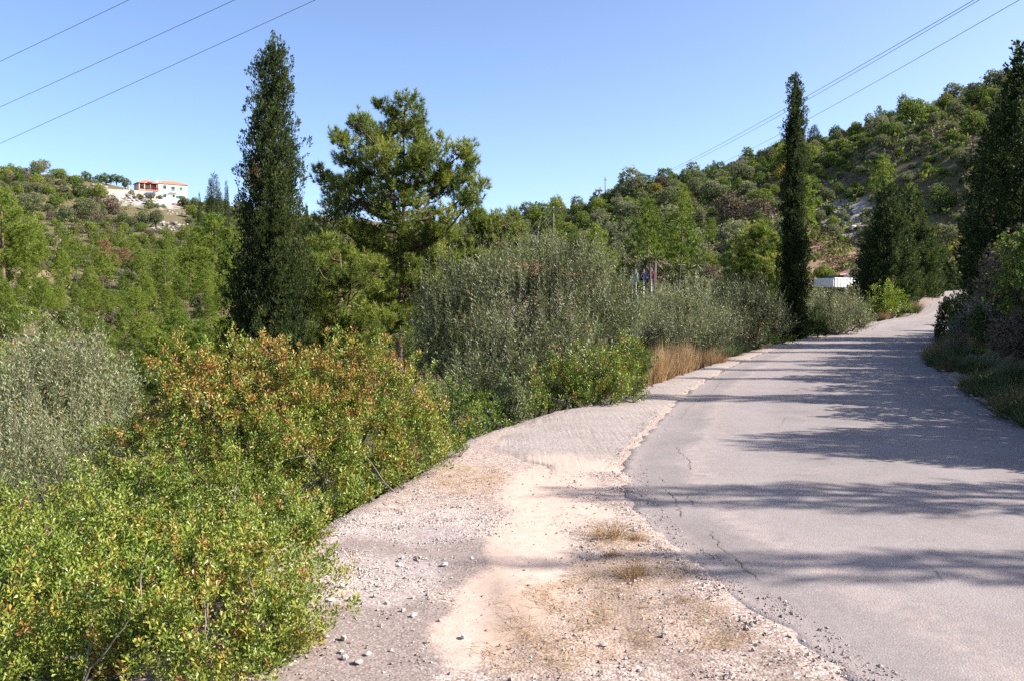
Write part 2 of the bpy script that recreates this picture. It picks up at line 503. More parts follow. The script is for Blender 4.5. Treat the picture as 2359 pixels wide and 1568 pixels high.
def ground_material():
    m, N, L, out = new_mat('earth_and_gravel')
    geo = N.new('ShaderNodeNewGeometry')
    pos = geo.outputs['Position']
    A = {}
    for k in att:
        a = N.new('ShaderNodeAttribute')
        a.attribute_name = k
        A[k] = a.outputs['Fac']
    nb = noise(N, L, pos, .35, 4)
    nm = noise(N, L, pos, 2.2, 4, .6)
    nf = noise(N, L, pos, 14, 4, .65)
    ng = noise(N, L, pos, 75, 3, .7)
    # wild slope: dry soil, straw, heath
    soil = ramp(N, [(.25, (.07, .055, .03)), (.45, (.12, .105, .05)), (.6, (.17, .145, .07)), (.8, (.11, .115, .045))])
    L.new(noise(N, L, pos, .9, 6, .7), soil.inputs[0])
    soil2 = mixc(N, L, math_node(N, L, 'MULTIPLY', nf, .6), soil.outputs[0], (.12, .09, .06))
    rockc = ramp(N, [(.3, (.20, .17, .155)), (.5, (.42, .38, .35)), (.75, (.60, .555, .52))])
    L.new(noise(N, L, pos, .8, 8, .75), rockc.inputs[0])
    rk = math_node(N, L, 'MULTIPLY_ADD', nb, 1.2, -.6)
    rkm = math_node(N, L, 'ADD', A['rock'], rk)
    rkm = math_node(N, L, 'MULTIPLY', math_node(N, L, 'SUBTRACT', rkm, .3, clamp=True), 3.0, clamp=True)
    ek = math_node(N, L, 'MULTIPLY', math_node(N, L, 'SUBTRACT', math_node(N, L, 'ADD', A['earth'], rk), .3, clamp=True), 2.5, clamp=True)
    wild = mixc(N, L, ek, soil2, (.27, .18, .12))
    wild = mixc(N, L, rkm, wild, rockc.outputs[0])
    # gravel of the lay-by
    vor = N.new('ShaderNodeTexVoronoi')
    vor.inputs['Scale'].default_value = 62
    L.new(pos, vor.inputs['Vector'])
    sep = N.new('ShaderNodeSeparateColor')
    L.new(vor.outputs['Color'], sep.inputs[0])
    gr = ramp(N, [(0, (.17, .135, .12)), (.35, (.31, .245, .21)), (.7, (.44, .355, .31)), (1, (.62, .53, .485))])
    L.new(sep.outputs[0], gr.inputs[0])
    grd = mixc(N, L, math_node(N, L, 'MULTIPLY', nm, .5), gr.outputs[0], (.36, .265, .21))
    ngr = math_node(N, L, 'ADD', math_node(N, L, 'MULTIPLY', nm, .45), math_node(N, L, 'ADD', math_node(N, L, 'MULTIPLY', nf, .3), math_node(N, L, 'MULTIPLY', ng, .25)))
    def msk(src, k=1.0, thr=.5, gain=3.0, nsrc=None, nk=.9):
        nsrc = ngr; nk *= 1.5; gain *= 1.5
        x = math_node(N, L, 'MULTIPLY_ADD', nsrc, nk, -nk / 2)
        x = math_node(N, L, 'ADD', src, x)
        x = math_node(N, L, 'MULTIPLY', math_node(N, L, 'SUBTRACT', x, thr - .5 / gain), gain, clamp=True)
        return math_node(N, L, 'MULTIPLY', x, k)
    darkc = ramp(N, [(.0, (.10, .075, .068)), (.4, (.19, .150, .138)), (.75, (.27, .22, .20)), (.9, (.40, .34, .32)), (1, (.62, .56, .53))])
    v2 = N.new('ShaderNodeTexVoronoi'); v2.inputs['Scale'].default_value = 130; L.new(pos, v2.inputs['Vector'])
    s2 = N.new('ShaderNodeSeparateColor'); L.new(v2.outputs['Color'], s2.inputs[0])
    L.new(math_node(N, L, 'MULTIPLY_ADD', nf, .35, math_node(N, L, 'MULTIPLY', s2.outputs[0], .72)), darkc.inputs[0])
    g = mixc(N, L, msk(A['dark'], .85, .5, 1.7, nm, 1.2), grd, darkc.outputs[0])
    wht = ramp(N, [(.2, (.30, .255, .235)), (.6, (.55, .48, .45))])
    L.new(sep.outputs[1], wht.inputs[0])
    g = mixc(N, L, msk(A['white'], .45, .5, 1.4, nm, 1.4), g, wht.outputs[0])
    dustc = ramp(N, [(.3, (.45, .33, .265)), (.7, (.57, .44, .365))])
    L.new(nf, dustc.inputs[0])
    g = mixc(N, L, msk(A['dust'], .88, .5, 1.5, nm, 1.2), g, dustc.outputs[0])
    st = ramp(N, [(.3, (.29, .195, .13)), (.7, (.50, .37, .27))])
    L.new(nf, st.inputs[0])
    g = mixc(N, L, msk(A['straw'], .5, .5, 1.4, nm, 1.3), g, st.outputs[0])
    g = mixc(N, L, math_node(N, L, 'MULTIPLY', A['rut'], math_node(N, L, 'MULTIPLY', math_node(N, L, 'SUBTRACT', ngr, .36, clamp=True), 5.0, clamp=True)), g, (.17, .125, .10))
    colr = mixc(N, L, math_node(N, L, 'MULTIPLY', math_node(N, L, 'SUBTRACT', math_node(N, L, 'MULTIPLY_ADD', nm, .5, A['layby']), .5), 2.5, clamp=True), wild, g)
    p = N.new('ShaderNodeBsdfPrincipled')
    p.inputs['Roughness'].default_value = .92
    p.inputs['Specular IOR Level'].default_value = .12
    colr = mixc(N, L, 1.0, colr, (K * 1.05, K * 1.055, K * 1.08), 'MULTIPLY')
    L.new(colr, p.inputs['Base Color'])
    # relief: stones, except on the packed dust
    hgt = math_node(N, L, 'MULTIPLY', vor.outputs['Distance'], -1.0)
    hgt = math_node(N, L, 'ADD', math_node(N, L, 'MULTIPLY', hgt, .55), math_node(N, L, 'MULTIPLY', nf, .8))
    b = N.new('ShaderNodeBump')
    b.inputs['Distance'].default_value = .009
    dd_ = math_node(N, L, 'MAXIMUM', A['dust'], math_node(N, L, 'MULTIPLY', A['dark'], .7))
    L.new(math_node(N, L, 'MULTIPLY_ADD', dd_, -.72, .9, clamp=True), b.inputs['Strength'])
    L.new(hgt, b.inputs['Height'])
    L.new(b.outputs[0], p.inputs['Normal'])
    L.new(p.outputs[0], out.inputs[0])
    return m


M_GROUND = ground_material()
ii = (np.arange(ny - 1)[:, None] * nx + np.arange(nx - 1)[None]).ravel()
gf = np.stack([ii, ii + 1, ii + nx + 1, ii + nx], -1)
ground = link('ground', raw_mesh('ground', np.stack([GX.ravel(), GY.ravel(), GZ.ravel()], -1), [gf], att, [M_GROUND], True))
tag(ground, 'pale gravel lay-by and dry brown slopes below the hills', 'ground', kind='structure')


# ------------------------------------------------------------------ road
def road_material():
    m, N, L, out = new_mat('worn_asphalt')
    geo = N.new('ShaderNodeNewGeometry')
    pos = geo.outputs['Position']
    a = N.new('ShaderNodeAttribute'); a.attribute_name = 'across'     # 0 left edge .. 1 right edge
    nbig = noise(N, L, pos, .28, 4)
    nmid = noise(N, L, pos, 1.3, 5, .6)
    nf = noise(N, L, pos, 9, 4, .6)
    vor = N.new('ShaderNodeTexVoronoi'); vor.inputs['Scale'].default_value = 95
    L.new(pos, vor.inputs['Vector'])
    sep = N.new('ShaderNodeSeparateColor'); L.new(vor.outputs['Color'], sep.inputs[0])
    agg = ramp(N, [(0, (.115, .098, .092)), (.45, (.240, .208, .198)), (.8, (.330, .288, .276)), (1, (.48, .43, .41))])
    L.new(sep.outputs[0], agg.inputs[0])
    base = ramp(N, [(.3, (.200, .172, .164)), (.7, (.320, .278, .266))])
    L.new(nmid, base.inputs[0])
    c = mixc(N, L, .72, agg.outputs[0], base.outputs[0])
    # polished wheel paths, a little paler
    w1 = ramp(N, [(0, (0, 0, 0)), (.16, (0, 0, 0)), (.27, (1, 1, 1)), (.36, (.1, .1, .1)), (.56, (.15, .15, .15)), (.68, (1, 1, 1)), (.80, (0, 0, 0))])
    L.new(a.outputs['Fac'], w1.inputs[0])
    c = mixc(N, L, math_node(N, L, 'MULTIPLY', w1.outputs[0], .32), c, (.37, .322, .305))
    # dusty left edge and crumbled margin
    e = ramp(N, [(0, (1, 1, 1)), (.025, (.55, .55, .55)), (.05, (.06, .06, .06)), (.11, (0, 0, 0)), (.15, (.8, .8, .8)), (.2, (.35, .35, .35)), (.27, (0, 0, 0))])
    jit = math_node(N, L, 'MULTIPLY_ADD', nmid, .09, -.045)
    L.new(math_node(N, L, 'ADD', a.outputs['Fac'], jit), e.inputs[0])
    em = math_node(N, L, 'MULTIPLY', e.outputs[0], math_node(N, L, 'MULTIPLY', math_node(N, L, 'SUBTRACT', nf, .28, clamp=True), 2.4, clamp=True))
    c = mixc(N, L, math_node(N, L, 'MULTIPLY', em, .8), c, (.47, .385, .34))
    c = mixc(N, L, math_node(N, L, 'MULTIPLY', math_node(N, L, 'SUBTRACT', nbig, .5, clamp=True), 1.1), c, (.19, .165, .16))
    p = N.new('ShaderNodeBsdfPrincipled')
    p.inputs['Roughness'].default_value = .82
    p.inputs['Specular IOR Level'].default_value = .28
    c = mixc(N, L, 1.0, c, (K * .95, K * .945, K * .97), 'MULTIPLY')
    L.new(c, p.inputs['Base Color'])
    b = N.new('ShaderNodeBump'); b.inputs['Strength'].default_value = .4; b.inputs['Distance'].default_value = .007
    L.new(math_node(N, L, 'ADD', math_node(N, L, 'MULTIPLY', vor.outputs['Distance'], -.8), nf), b.inputs['Height'])
    L.new(b.outputs[0], p.inputs['Normal'])
    L.new(p.outputs[0], out.inputs[0])
    return m


M_ROAD = road_material()
rs = np.concatenate([np.arange(-58, 2, .5), np.arange(2, 30, .1), np.arange(30, 133, .6)])
rl = hermite(YK, XLK, rs)
rt = np.interp(rs, _ys, _tx); rn = np.sqrt(1 + rt ** 2)
acr = np.array([-.012, 0, .02, .06, .12, .2, .35, .5, .65, .8, .92, .985, 1.0, 1.012])
wj = Wob(21, 1.3, 10, 1); wj2 = Wob(22, .35, 10, 1)
ejl = wj(rs[:, None]) * .03 + wj2(rs[:, None]) * .012
ejr = wj(rs[:, None] + 300) * .06 + wj2(rs[:, None] + 90) * .03
off = acr[None] * ROADW
off = off + ejl[:, None] * np.clip(1 - acr * 6, 0, 1)[None] + ejr[:, None] * np.clip(acr * 6 - 5, 0, 1)[None]
RX = rl[:, None] + off / rn[:, None]
RY = rs[:, None] - off * (rt / rn)[:, None]
RZ = zroad(RY) + .004 + .05 * (.25 - (acr[None] - .5) ** 2) - .012
RZ[:, 0] -= .07; RZ[:, -1] -= .07
nr, na = RX.shape
ri = (np.arange(nr - 1)[:, None] * na + np.arange(na - 1)[None]).ravel()
rf = np.stack([ri, ri + 1, ri + na + 1, ri + na], -1)
road = link('road', raw_mesh('road', np.stack([RX.ravel(), RY.ravel(), RZ.ravel()], -1), [rf], {'across': np.tile(np.clip(acr, 0, 1), nr)}, [M_ROAD], True))
tag(road, 'worn grey asphalt road bending right and climbing past the cypress', 'road', kind='structure')
M_CRACK = plain_mat('crack_dark', (.13, .108, .098), .95, .05)  # cracks drawn as thin dark strips on the asphalt


def road_z(x, y):
    a = np.clip((x - xL(y)) / ROADW, 0, 1)
    return zroad(y) + .004 + .05 * (.25 - (a - .5) ** 2) - .012


def crack(pts, w=.012, seed=0):
    r = np.random.default_rng(seed)
    P = np.array([ground_px(*p) for p in pts])
    L_ = []
    for a, b in zip(P[:-1], P[1:]):
        n = max(3, int(np.linalg.norm(b - a) / .05))
        for t in np.linspace(0, 1, n, endpoint=False):
            L_.append(a + (b - a) * t + r.normal(0, .012, 2))
    L_.append(P[-1]); L_ = np.array(L_)
    wd = w * r.uniform(.25, 1.1, len(L_)); wd[0] = wd[-1] = .001
    T = np.gradient(L_, axis=0); T /= np.linalg.norm(T, axis=1)[:, None]
    Nn = np.stack([-T[:, 1], T[:, 0]], -1)
    A_, B_ = L_ + Nn * wd[:, None], L_ - Nn * wd[:, None]
    z = road_z(L_[:, 0], L_[:, 1]) + .004
    V = np.concatenate([np.column_stack([A_, z]), np.column_stack([B_, z])])
    n = len(L_); i = np.arange(n - 1)
    return link('crack', raw_mesh('crack', V, [np.stack([i, i + 1, i + n + 1, i + n], -1)], None, [M_CRACK]), road)


for k, p in enumerate([[(1560, 1030), (1580, 1052), (1594, 1062), (1590, 1085)], [(1520, 1100), (1536, 1112)], [(1535, 1128), (1558, 1150), (1575, 1195)],
                       [(1585, 1140), (1606, 1168)], [(1640, 1225), (1680, 1275), (1735, 1320)], [(1720, 1315), (1765, 1345)],
                       [(1570, 965), (1585, 940), (1640, 905), (1660, 880)], [(2100, 1285), (2165, 1320), (2200, 1350)], [(1800, 985), (1815, 960)]]):
    crack(p, seed=k, w=.0042 if k < 6 else .0025)


# concrete apron with raked grooves along the shoulder
def concrete_material():
    m, N, L, out = new_mat('raked_concrete')
    geo = N.new('ShaderNodeNewGeometry'); pos = geo.outputs['Position']
    def streak(ang, sx, sy):
        mp = N.new('ShaderNodeMapping'); mp.inputs['Rotation'].default_value = (0, 0, math.radians(ang)); mp.inputs['Scale'].default_value = (sx, sy, 1)
        L.new(pos, mp.inputs['Vector'])
        return noise(N, L, mp.outputs[0], 1.0, 2, .5, .3)
    sel = math_node(N, L, 'GREATER_THAN', noise(N, L, pos, .55, 2), .5)
    st1, st2 = streak(-12, 17, .7), streak(38, 19, .8)
    stk = math_node(N, L, 'ADD', math_node(N, L, 'MULTIPLY', st1, sel), math_node(N, L, 'MULTIPLY', st2, math_node(N, L, 'SUBTRACT', 1.0, sel)))
    stk = math_node(N, L, 'MULTIPLY', math_node(N, L, 'SUBTRACT', stk, .34, clamp=True), 3.2, clamp=True)
    nm = noise(N, L, pos, 1.6, 5, .6); nf = noise(N, L, pos, 22, 4, .7); nh = noise(N, L, pos, 90, 3, .7)
    c = ramp(N, [(.3, (.26, .215, .20)), (.5, (.335, .285, .268)), (.7, (.42, .365, .34))]); L.new(nm, c.inputs[0])
    vo = N.new('ShaderNodeTexVoronoi'); vo.inputs['Scale'].default_value = 85; L.new(pos, vo.inputs['Vector'])
    so = N.new('ShaderNodeSeparateColor'); L.new(vo.outputs['Color'], so.inputs[0])
    sp_ = ramp(N, [(0, (.15, .125, .115)), (.5, (.29, .245, .225)), (1, (.52, .46, .43))]); L.new(so.outputs[0], sp_.inputs[0])
    c2 = mixc(N, L, .55, c.outputs[0], sp_.outputs[0])
    msk_ = math_node(N, L, 'MULTIPLY', math_node(N, L, 'SUBTRACT', noise(N, L, pos, 1.1, 3), .42, clamp=True), 6.0, clamp=True)
    gm = math_node(N, L, 'MULTIPLY', math_node(N, L, 'MULTIPLY', math_node(N, L, 'LESS_THAN', stk, .18), .16), msk_)
    c3 = mixc(N, L, gm, c2, (.14, .11, .10))
    p = N.new('ShaderNodeBsdfPrincipled'); p.inputs['Roughness'].default_value = .9; p.inputs['Specular IOR Level'].default_value = .15
    sa = N.new('ShaderNodeAttribute'); sa.attribute_name = 'spill'
    sf = math_node(N, L, 'ADD', sa.outputs['Fac'], math_node(N, L, 'MULTIPLY_ADD', math_node(N, L, 'ADD', math_node(N, L, 'MULTIPLY', nm, .5), math_node(N, L, 'MULTIPLY', nh, .5)), 2.4, -1.2))
    sf = math_node(N, L, 'MULTIPLY', math_node(N, L, 'SUBTRACT', sf, .35), 2.6, clamp=True)
    c3 = mixc(N, L, sf, c3, (.47, .375, .32))
    c3 = mixc(N, L, 1.0, c3, (K, K, K), 'MULTIPLY')
    L.new(c3, p.inputs['Base Color'])
    b = N.new('ShaderNodeBump'); b.inputs['Strength'].default_value = .6; b.inputs['Distance'].default_value = .008
    L.new(math_node(N, L, 'ADD', math_node(N, L, 'MULTIPLY', math_node(N, L, 'MULTIPLY', stk, math_node(N, L, 'MULTIPLY_ADD', msk_, .75, .25)), .7), math_node(N, L, 'ADD', math_node(N, L, 'MULTIPLY', nf, .35), math_node(N, L, 'MULTIPLY', nh, .3))), b.inputs['Height'])
    L.new(b.outputs[0], p.inputs['Normal']); L.new(p.outputs[0], out.inputs[0])
    return m


M_CONC = concrete_material()
ays = np.concatenate([np.arange(7.2, 24, .08)])
alo = xV(ays) + .06 + Wob(31, .8, 10, 1)(ays[:, None]) * .05
lowcut = sstep(9.6, 8.2, ays)                       # near end: buried under dust on its left side
alo = alo * (1 - lowcut) + (alo + .95) * lowcut
ahi = xL(ays) - .03 + Wob(32, .6, 10, 1)(ays[:, None]) * .025
ahi = np.maximum(ahi, alo + .05)
tt = np.linspace(0, 1, 24)
AX = alo[:, None] + (ahi - alo)[:, None] * tt[None]
AYY = np.repeat(ays[:, None], len(tt), 1)
AZ = zroad(AYY) + .003 + .014 * np.sin(tt * math.pi)[None] - .05 * sstep(8.6, 7.4, AYY) - .045 * sstep(.22, 0, tt)[None] * sstep(11.5, 10, AYY)
AZ[:, 0] -= .05
na2 = len(tt); ai = (np.arange(len(ays) - 1)[:, None] * na2 + np.arange(na2 - 1)[None]).ravel()
apron = link('concrete_apron', raw_mesh('concrete_apron', np.stack([AX.ravel(), AYY.ravel(), AZ.ravel()], -1), [np.stack([ai, ai + 1, ai + na2 + 1, ai + na2], -1)], {'spill': np.maximum(np.broadcast_to(sstep(.4, 0, tt)[None], AX.shape) * sstep(13, 9, AYY), np.maximum(sstep(9.9, 8.0, AYY), np.broadcast_to(sstep(.93, 1.0, tt)[None], AX.shape) * .8)).ravel()}, [M_CONC], True))
tag(apron, 'rough grey concrete apron with raked grooves beside the asphalt', 'pavement', kind='structure')

# ------------------------------------------------------------------ foliage: templates and scattering
def unit(v): return v / (np.linalg.norm(v, axis=-1, keepdims=True) + 1e-9)


def frames(D, rng):
    D = unit(D)
    ref = unit(rng.normal(size=D.shape))
    A = unit(np.cross(D, ref))
    B = np.cross(D, A)
    return np.stack([A, B, D], -1)           # columns: local x, y, z


def leaves(base, direc, length, width, rng, fold=.25, mid_at=.5):
    """(L,4,3) leaf blades that start at base and run along direc"""
    d = unit(direc)
    s = unit(np.cross(d, unit(rng.normal(size=d.shape))))
    n = np.cross(s, d)
    length, width = np.broadcast_to(length, len(d))[:, None], np.broadcast_to(width, len(d))[:, None]
    mid = base + d * length * mid_at + n * width * fold
    return np.stack([base, mid + s * width * .5, base + d * length + n * width * fold * .3, mid - s * width * .5], 1)


def blades(base, direc, length, width, rng, fold=0.0):
    d = unit(direc)
    s = unit(np.cross(d, unit(rng.normal(size=d.shape))))
    length, width = np.broadcast_to(length, len(d))[:, None], np.broadcast_to(width, len(d))[:, None]
    return np.stack([base + s * width * .5, base + d * length, base - s * width * .5], 1)


def T_mastic(rng, n=9):
    t = np.linspace(0, 1, n)
    a = np.arange(n) * 2.4 + rng.uniform(0, 6)
    base = np.stack([np.cos(a) * .006, np.sin(a) * .006, t * .055], -1)
    el = .25 + t * .95 + rng.normal(0, .15, n)
    d = np.stack([np.cos(a) * np.cos(el), np.sin(a) * np.cos(el), np.sin(el)], -1)
    return leaves(base, d, rng.uniform(.026, .038, n), rng.uniform(.0125, .017, n), rng, .22, .66)


def T_olive(rng, n=16):
    t = np.linspace(.05, 1, n)
    a = np.arange(n) * 1.6 + rng.uniform(0, 6)
    bend = rng.uniform(-.1, .1, 2)
    base = np.stack([bend[0] * t ** 2, bend[1] * t ** 2, t * .34], -1)
    el = .55 + t * .45 + rng.normal(0, .2, n)
    d = np.stack([np.cos(a) * np.cos(el), np.sin(a) * np.cos(el), np.sin(el)], -1)
    return leaves(base, d, rng.uniform(.045, .065, n), rng.uniform(.011, .015, n), rng, .15)


def T_cypress(rng, n=12, h=.30):
    t = rng.uniform(0, 1, n) ** .8
    a = rng.uniform(0, 6.28, n)
    r = .055 * np.sin(np.clip(t * 1.05 + .12, 0, 1) * math.pi) + .008
    base = np.stack([np.cos(a) * r, np.sin(a) * r, t * h], -1)
    d = np.stack([np.cos(a) * .45, np.sin(a) * .45, np.full(n, 1.0)], -1) + rng.normal(0, .2, (n, 3))
    return leaves(base, d, rng.uniform(.08, .13, n), rng.uniform(.032, .05, n), rng)


def T_needles(rng, n=26, ln=.16, w=.015):
    t = rng.uniform(0, 1, n)
    a = rng.uniform(0, 6.28, n)
    base = np.stack([np.zeros(n), np.zeros(n), t * .12], -1)
    el = .35 + t * .8 + rng.normal(0, .15, n)
    d = np.stack([np.cos(a) * np.cos(el), np.sin(a) * np.cos(el), np.sin(el)], -1)
    return blades(base, d, rng.uniform(.7, 1.1, n) * ln, w * 1.25, rng)


def T_spray(rng, n=18, ln=.5):
    """feathery flat spray of a juniper or broad cypress"""
    t = rng.uniform(0, 1, n)
    side = rng.choice([-1, 1], n)
    base = np.stack([side * t * 0, rng.normal(0, .01, n), t * ln], -1)
    d = np.stack([side * (1.0 - .5 * t), rng.normal(0, .35, n), np.full(n, .8)], -1)
    return leaves(base, d, (.24 - .16 * t) * rng.uniform(.6, 1.1, n) + .03, rng.uniform(.04, .065, n), rng)


def T_card(rng, n=5, s=.2):
    d = unit(rng.normal(size=(n, 3)) + [0, 0, .5])
    base = rng.normal(0, s * .35, (n, 3))
    return leaves(base, d, rng.uniform(.8, 1.3, n) * s, rng.uniform(.55, .8, n) * s, rng, .2)


def T_blade(rng, n=12, h=.5, spread=.3, w=.006):
    a = rng.uniform(0, 6.28, n)
    base = np.stack([rng.normal(0, .03, n), rng.normal(0, .03, n), np.zeros(n)], -1)
    d = np.stack([np.cos(a) * spread * rng.uniform(.1, 1, n), np.sin(a) * spread * rng.uniform(.1, 1, n), np.ones(n)], -1)
    return blades(base, d, h * rng.uniform(.5, 1.1, n), w * 1.2, rng)


def tset(fn, k, seed, **kw):
    r = np.random.default_rng(seed)
    return [fn(r, **kw) for _ in range(k)]


TM, TO, TC = tset(T_mastic, 7, 1), tset(T_olive, 7, 2), tset(T_cypress, 7, 3)
TN, TS = tset(T_needles, 7, 4), tset(T_spray, 7, 5)
TO2 = tset(T_olive, 5, 12, n=10)
TCARD, TCARDS = tset(T_card, 6, 6), tset(T_card, 6, 7, s=.14)
TNF = tset(T_needles, 6, 8, n=12, ln=.34, w=.05)
TNM = tset(T_needles, 6, 9, n=20, ln=.2, w=.022)
TCF = tset(T_cypress, 5, 10, n=14, h=.7)


def scatter(tm, P, D, S, T, rng, tj=.14):
    """copies of the templates at P, along D, scaled by S, tinted T -> quads (M,4,3), tint (M)"""
    P, D = np.asarray(P, float), np.asarray(D, float)
    n = len(P)
    S = np.broadcast_to(np.asarray(S, float), (n,)); T = np.broadcast_to(np.asarray(T, float), (n,))
    R = frames(D, rng)
    pick = rng.integers(0, len(tm), n)
    Q, TT = [], []
    for k, t in enumerate(tm):
        m = pick == k
        if not m.any(): continue
        q = np.einsum('nij,lkj->nlki', R[m], t) * S[m][:, None, None, None] + P[m][:, None, None]
        tt = T[m][:, None] + rng.normal(0, tj, (m.sum(), t.shape[0]))
        Q.append(q.reshape(-1, t.shape[1], 3)); TT.append(tt.ravel())
    return np.concatenate(Q), np.concatenate(TT)


def leaf_mesh(name, parts, mat):
    Q = np.concatenate([p[0] for p in parts]); T = np.clip(np.concatenate([p[1] for p in parts]), 0, 1)
    k = Q.shape[1]
    return raw_mesh(name, Q.reshape(-1, 3), [np.arange(len(Q) * k).reshape(-1, k)], {'tint': np.repeat(T, k)}, [mat])


def wiggle(a, b, n, amp, rng, sag=0.0):
    t = np.linspace(0, 1, n)[:, None]
    P = a + (b - a) * t
    w = rng.normal(0, amp, (n, 3)); w[0] = w[-1] = 0
    P = P + w
    P[:, 2] += sag * np.sin(t[:, 0] * math.pi)
    return P


def lobes_points(lobes, dens, rng, shell=(.78, 1.06), zmin=None, keep_in=.72, rough=.12):
    """points and outward normals on the union of lumpy blobs; lobes (n,4 or 6): x y z r | rx ry rz"""
    P, Nn, I = [], [], []
    C = np.array([l[:3] for l in lobes]); R = np.array([l[3:6] if len(l) >= 6 else (l[3],) * 3 for l in lobes])
    for i in range(len(lobes)):
        area = 4 * math.pi * (R[i].prod()) ** (2 / 3)
        n = rng.poisson(area * dens)
        d = unit(rng.normal(size=(n, 3)))
        wob = Wob(1000 + i, .5 * R[i].mean() + .12, 8)
        k = rng.uniform(*shell, n) * (1 + rough * wob(d * R[i] + C[i]))
        p = C[i] + d * R[i] * k[:, None]
        P.append(p); Nn.append(unit(d / R[i])); I.append(np.full(n, i))
    P, Nn, I = np.concatenate(P), np.concatenate(Nn), np.concatenate(I)
    q = np.linalg.norm((P[:, None] - C[None]) / R[None], axis=-1)
    q[np.arange(len(P)), I] = 9
    ok = q.min(1) > keep_in
    if zmin is not None: ok &= P[:, 2] > zmin(P[:, 0], P[:, 1])
    return P[ok], Nn[ok]


def over_ground(x, y): return height(x, y) + .02


def stems_to(base, targets, rng, r0, r1, amp=.04, n=6, sides=5, mid=None, solid=None):
    s = solid or Solid()
    for t in targets:
        s.tube(wiggle(np.asarray(base, float) + rng.normal(0, r0 * 1.5, 3) * [1, 1, 0], t, n, amp, rng), np.linspace(r0, r1, n), sides, False)
    return s


M_SHRUBWOOD = plain_mat('shrub_wood', (.19, .155, .14), .9, .1, var=.3, scale=20)


# ------------------------------------------------------------------ near shrubs
def px_lobes(items):
    return [(*at(u, v, d), r) for u, v, d, r in items]


def mastic(name, label, lobes, dens, seed, tint=.45, rust=0.0, rust_top=0.0, group=None, twigs=1.0, size=1.0, tm=None, mat=None, inner=.07, cat='shrub', shrink=1.0, gap=-.12):
    rng = np.random.default_rng(seed)
    lobes = [(*l[:3], l[3] * shrink) for l in lobes]
    L_ = np.array([l[:4] for l in lobes])
    cx, cy = L_[:, 0].mean(), L_[:, 1].mean()
    base = np.array([cx, cy + .1, hz(cx, cy + .1)])
    o = empty(name, base, label, cat, group)
    B, BN = lobes_points(lobes, dens / 8.5, rng, shell=(.70, 1.14), zmin=over_ground, rough=.40)
    hole = Wob(seed + 60, .40 * size ** .5, 14)(B) + .6 * Wob(seed + 61, .2, 12)(B)
    kp = hole > gap + rng.uniform(-.1, .25, len(B))
    B, BN = B[kp], BN[kp]
    m = 11
    BD = unit(BN * .8 + np.array([0, 0, .6]) + rng.normal(0, .4, BN.shape))
    longer = rng.uniform(size=len(B)) < .10
    lon = rng.uniform(.10, .28, len(B)) * np.where(longer, 1.5, 1)
    B = B + BD * np.where(longer, rng.uniform(.08, .22, len(B)), 0)[:, None] * size ** .5
    k = np.linspace(-1, .25, m)[None] + rng.normal(0, .08, (len(B), m))
    P = (B[:, None] + BD[:, None] * (k * lon[:, None])[..., None] + rng.normal(0, .036 * size, (len(B), m, 3)) * (1.15 - np.clip(k, 0, 1))[..., None]).reshape(-1, 3)
    Nn = np.repeat(BD, m, 0)
    ok = P[:, 2] > over_ground(P[:, 0], P[:, 1])
    P, Nn = P[ok], Nn[ok]
    P2, N2 = lobes_points(lobes, dens * inner, rng, shell=(.35, .8), zmin=over_ground, keep_in=.2)
    zt = L_[:, 2].max() + .3; zb = L_[:, 2].min()
    n1, n2 = Wob(seed + 50, .55, 12), Wob(seed + 51, .16, 12)
    clump = n2(P)
    ru = (rust + rust_top * np.clip((P[:, 2] - zb) / (zt - zb), 0, 1) ** 1.2) * np.clip(1 + 1.0 * n1(P), .1, 2.2)
    T = tint + .13 * n1(P * 1.3 + 5) + .08 * clump + rng.normal(0, .06, len(P))
    isr = rng.uniform(size=len(P)) < ru
    T = np.where(isr, rng.uniform(.74, .97, len(P)), T)
    D = Nn * .75 + np.array([0, 0, .75]) + rng.normal(0, .3, Nn.shape)
    tm = tm or TM
    parts = [scatter(tm, P - base, D, size * rng.uniform(.75, 1.3, len(P)), T, rng, .07)]
    D2 = N2 * .5 + np.array([0, 0, .8]) + rng.normal(0, .4, N2.shape)
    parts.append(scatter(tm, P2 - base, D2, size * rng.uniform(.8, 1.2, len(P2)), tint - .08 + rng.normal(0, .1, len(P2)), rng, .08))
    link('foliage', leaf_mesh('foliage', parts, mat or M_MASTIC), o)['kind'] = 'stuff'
    s = Solid()
    hubs = []
    for l in L_:
        c = l[:3] + rng.normal(0, .1, 3)
        r = max(.010, .018 * l[3] / .4) * size ** .5
        s.tube(wiggle(np.array([cx + rng.normal(0, .15), cy + rng.normal(0, .15), base[2] - .03]), c, 7, .05, rng) - base, np.linspace(r * 1.5, r * .7, 7), 6, False)
        hubs.append((c, r * .7, l[3]))
    nb = int(len(P) * .022 * twigs)
    idx = rng.choice(len(P), min(nb, len(P)), False)
    H = np.array([h[0] for h in hubs])
    for i in idx:
        j = np.argmin(np.linalg.norm(H - P[i], axis=1) + rng.uniform(0, .25, len(H)))
        s.tube(wiggle(H[j], P[i] + Nn[i] * .02, 7, .022 * np.linalg.norm(P[i] - H[j]), rng) - base, np.linspace(.0065, .0026, 7) * size ** .5, 4, False)
    s.build('stems', M_SHRUBWOOD, o, True)
    return o


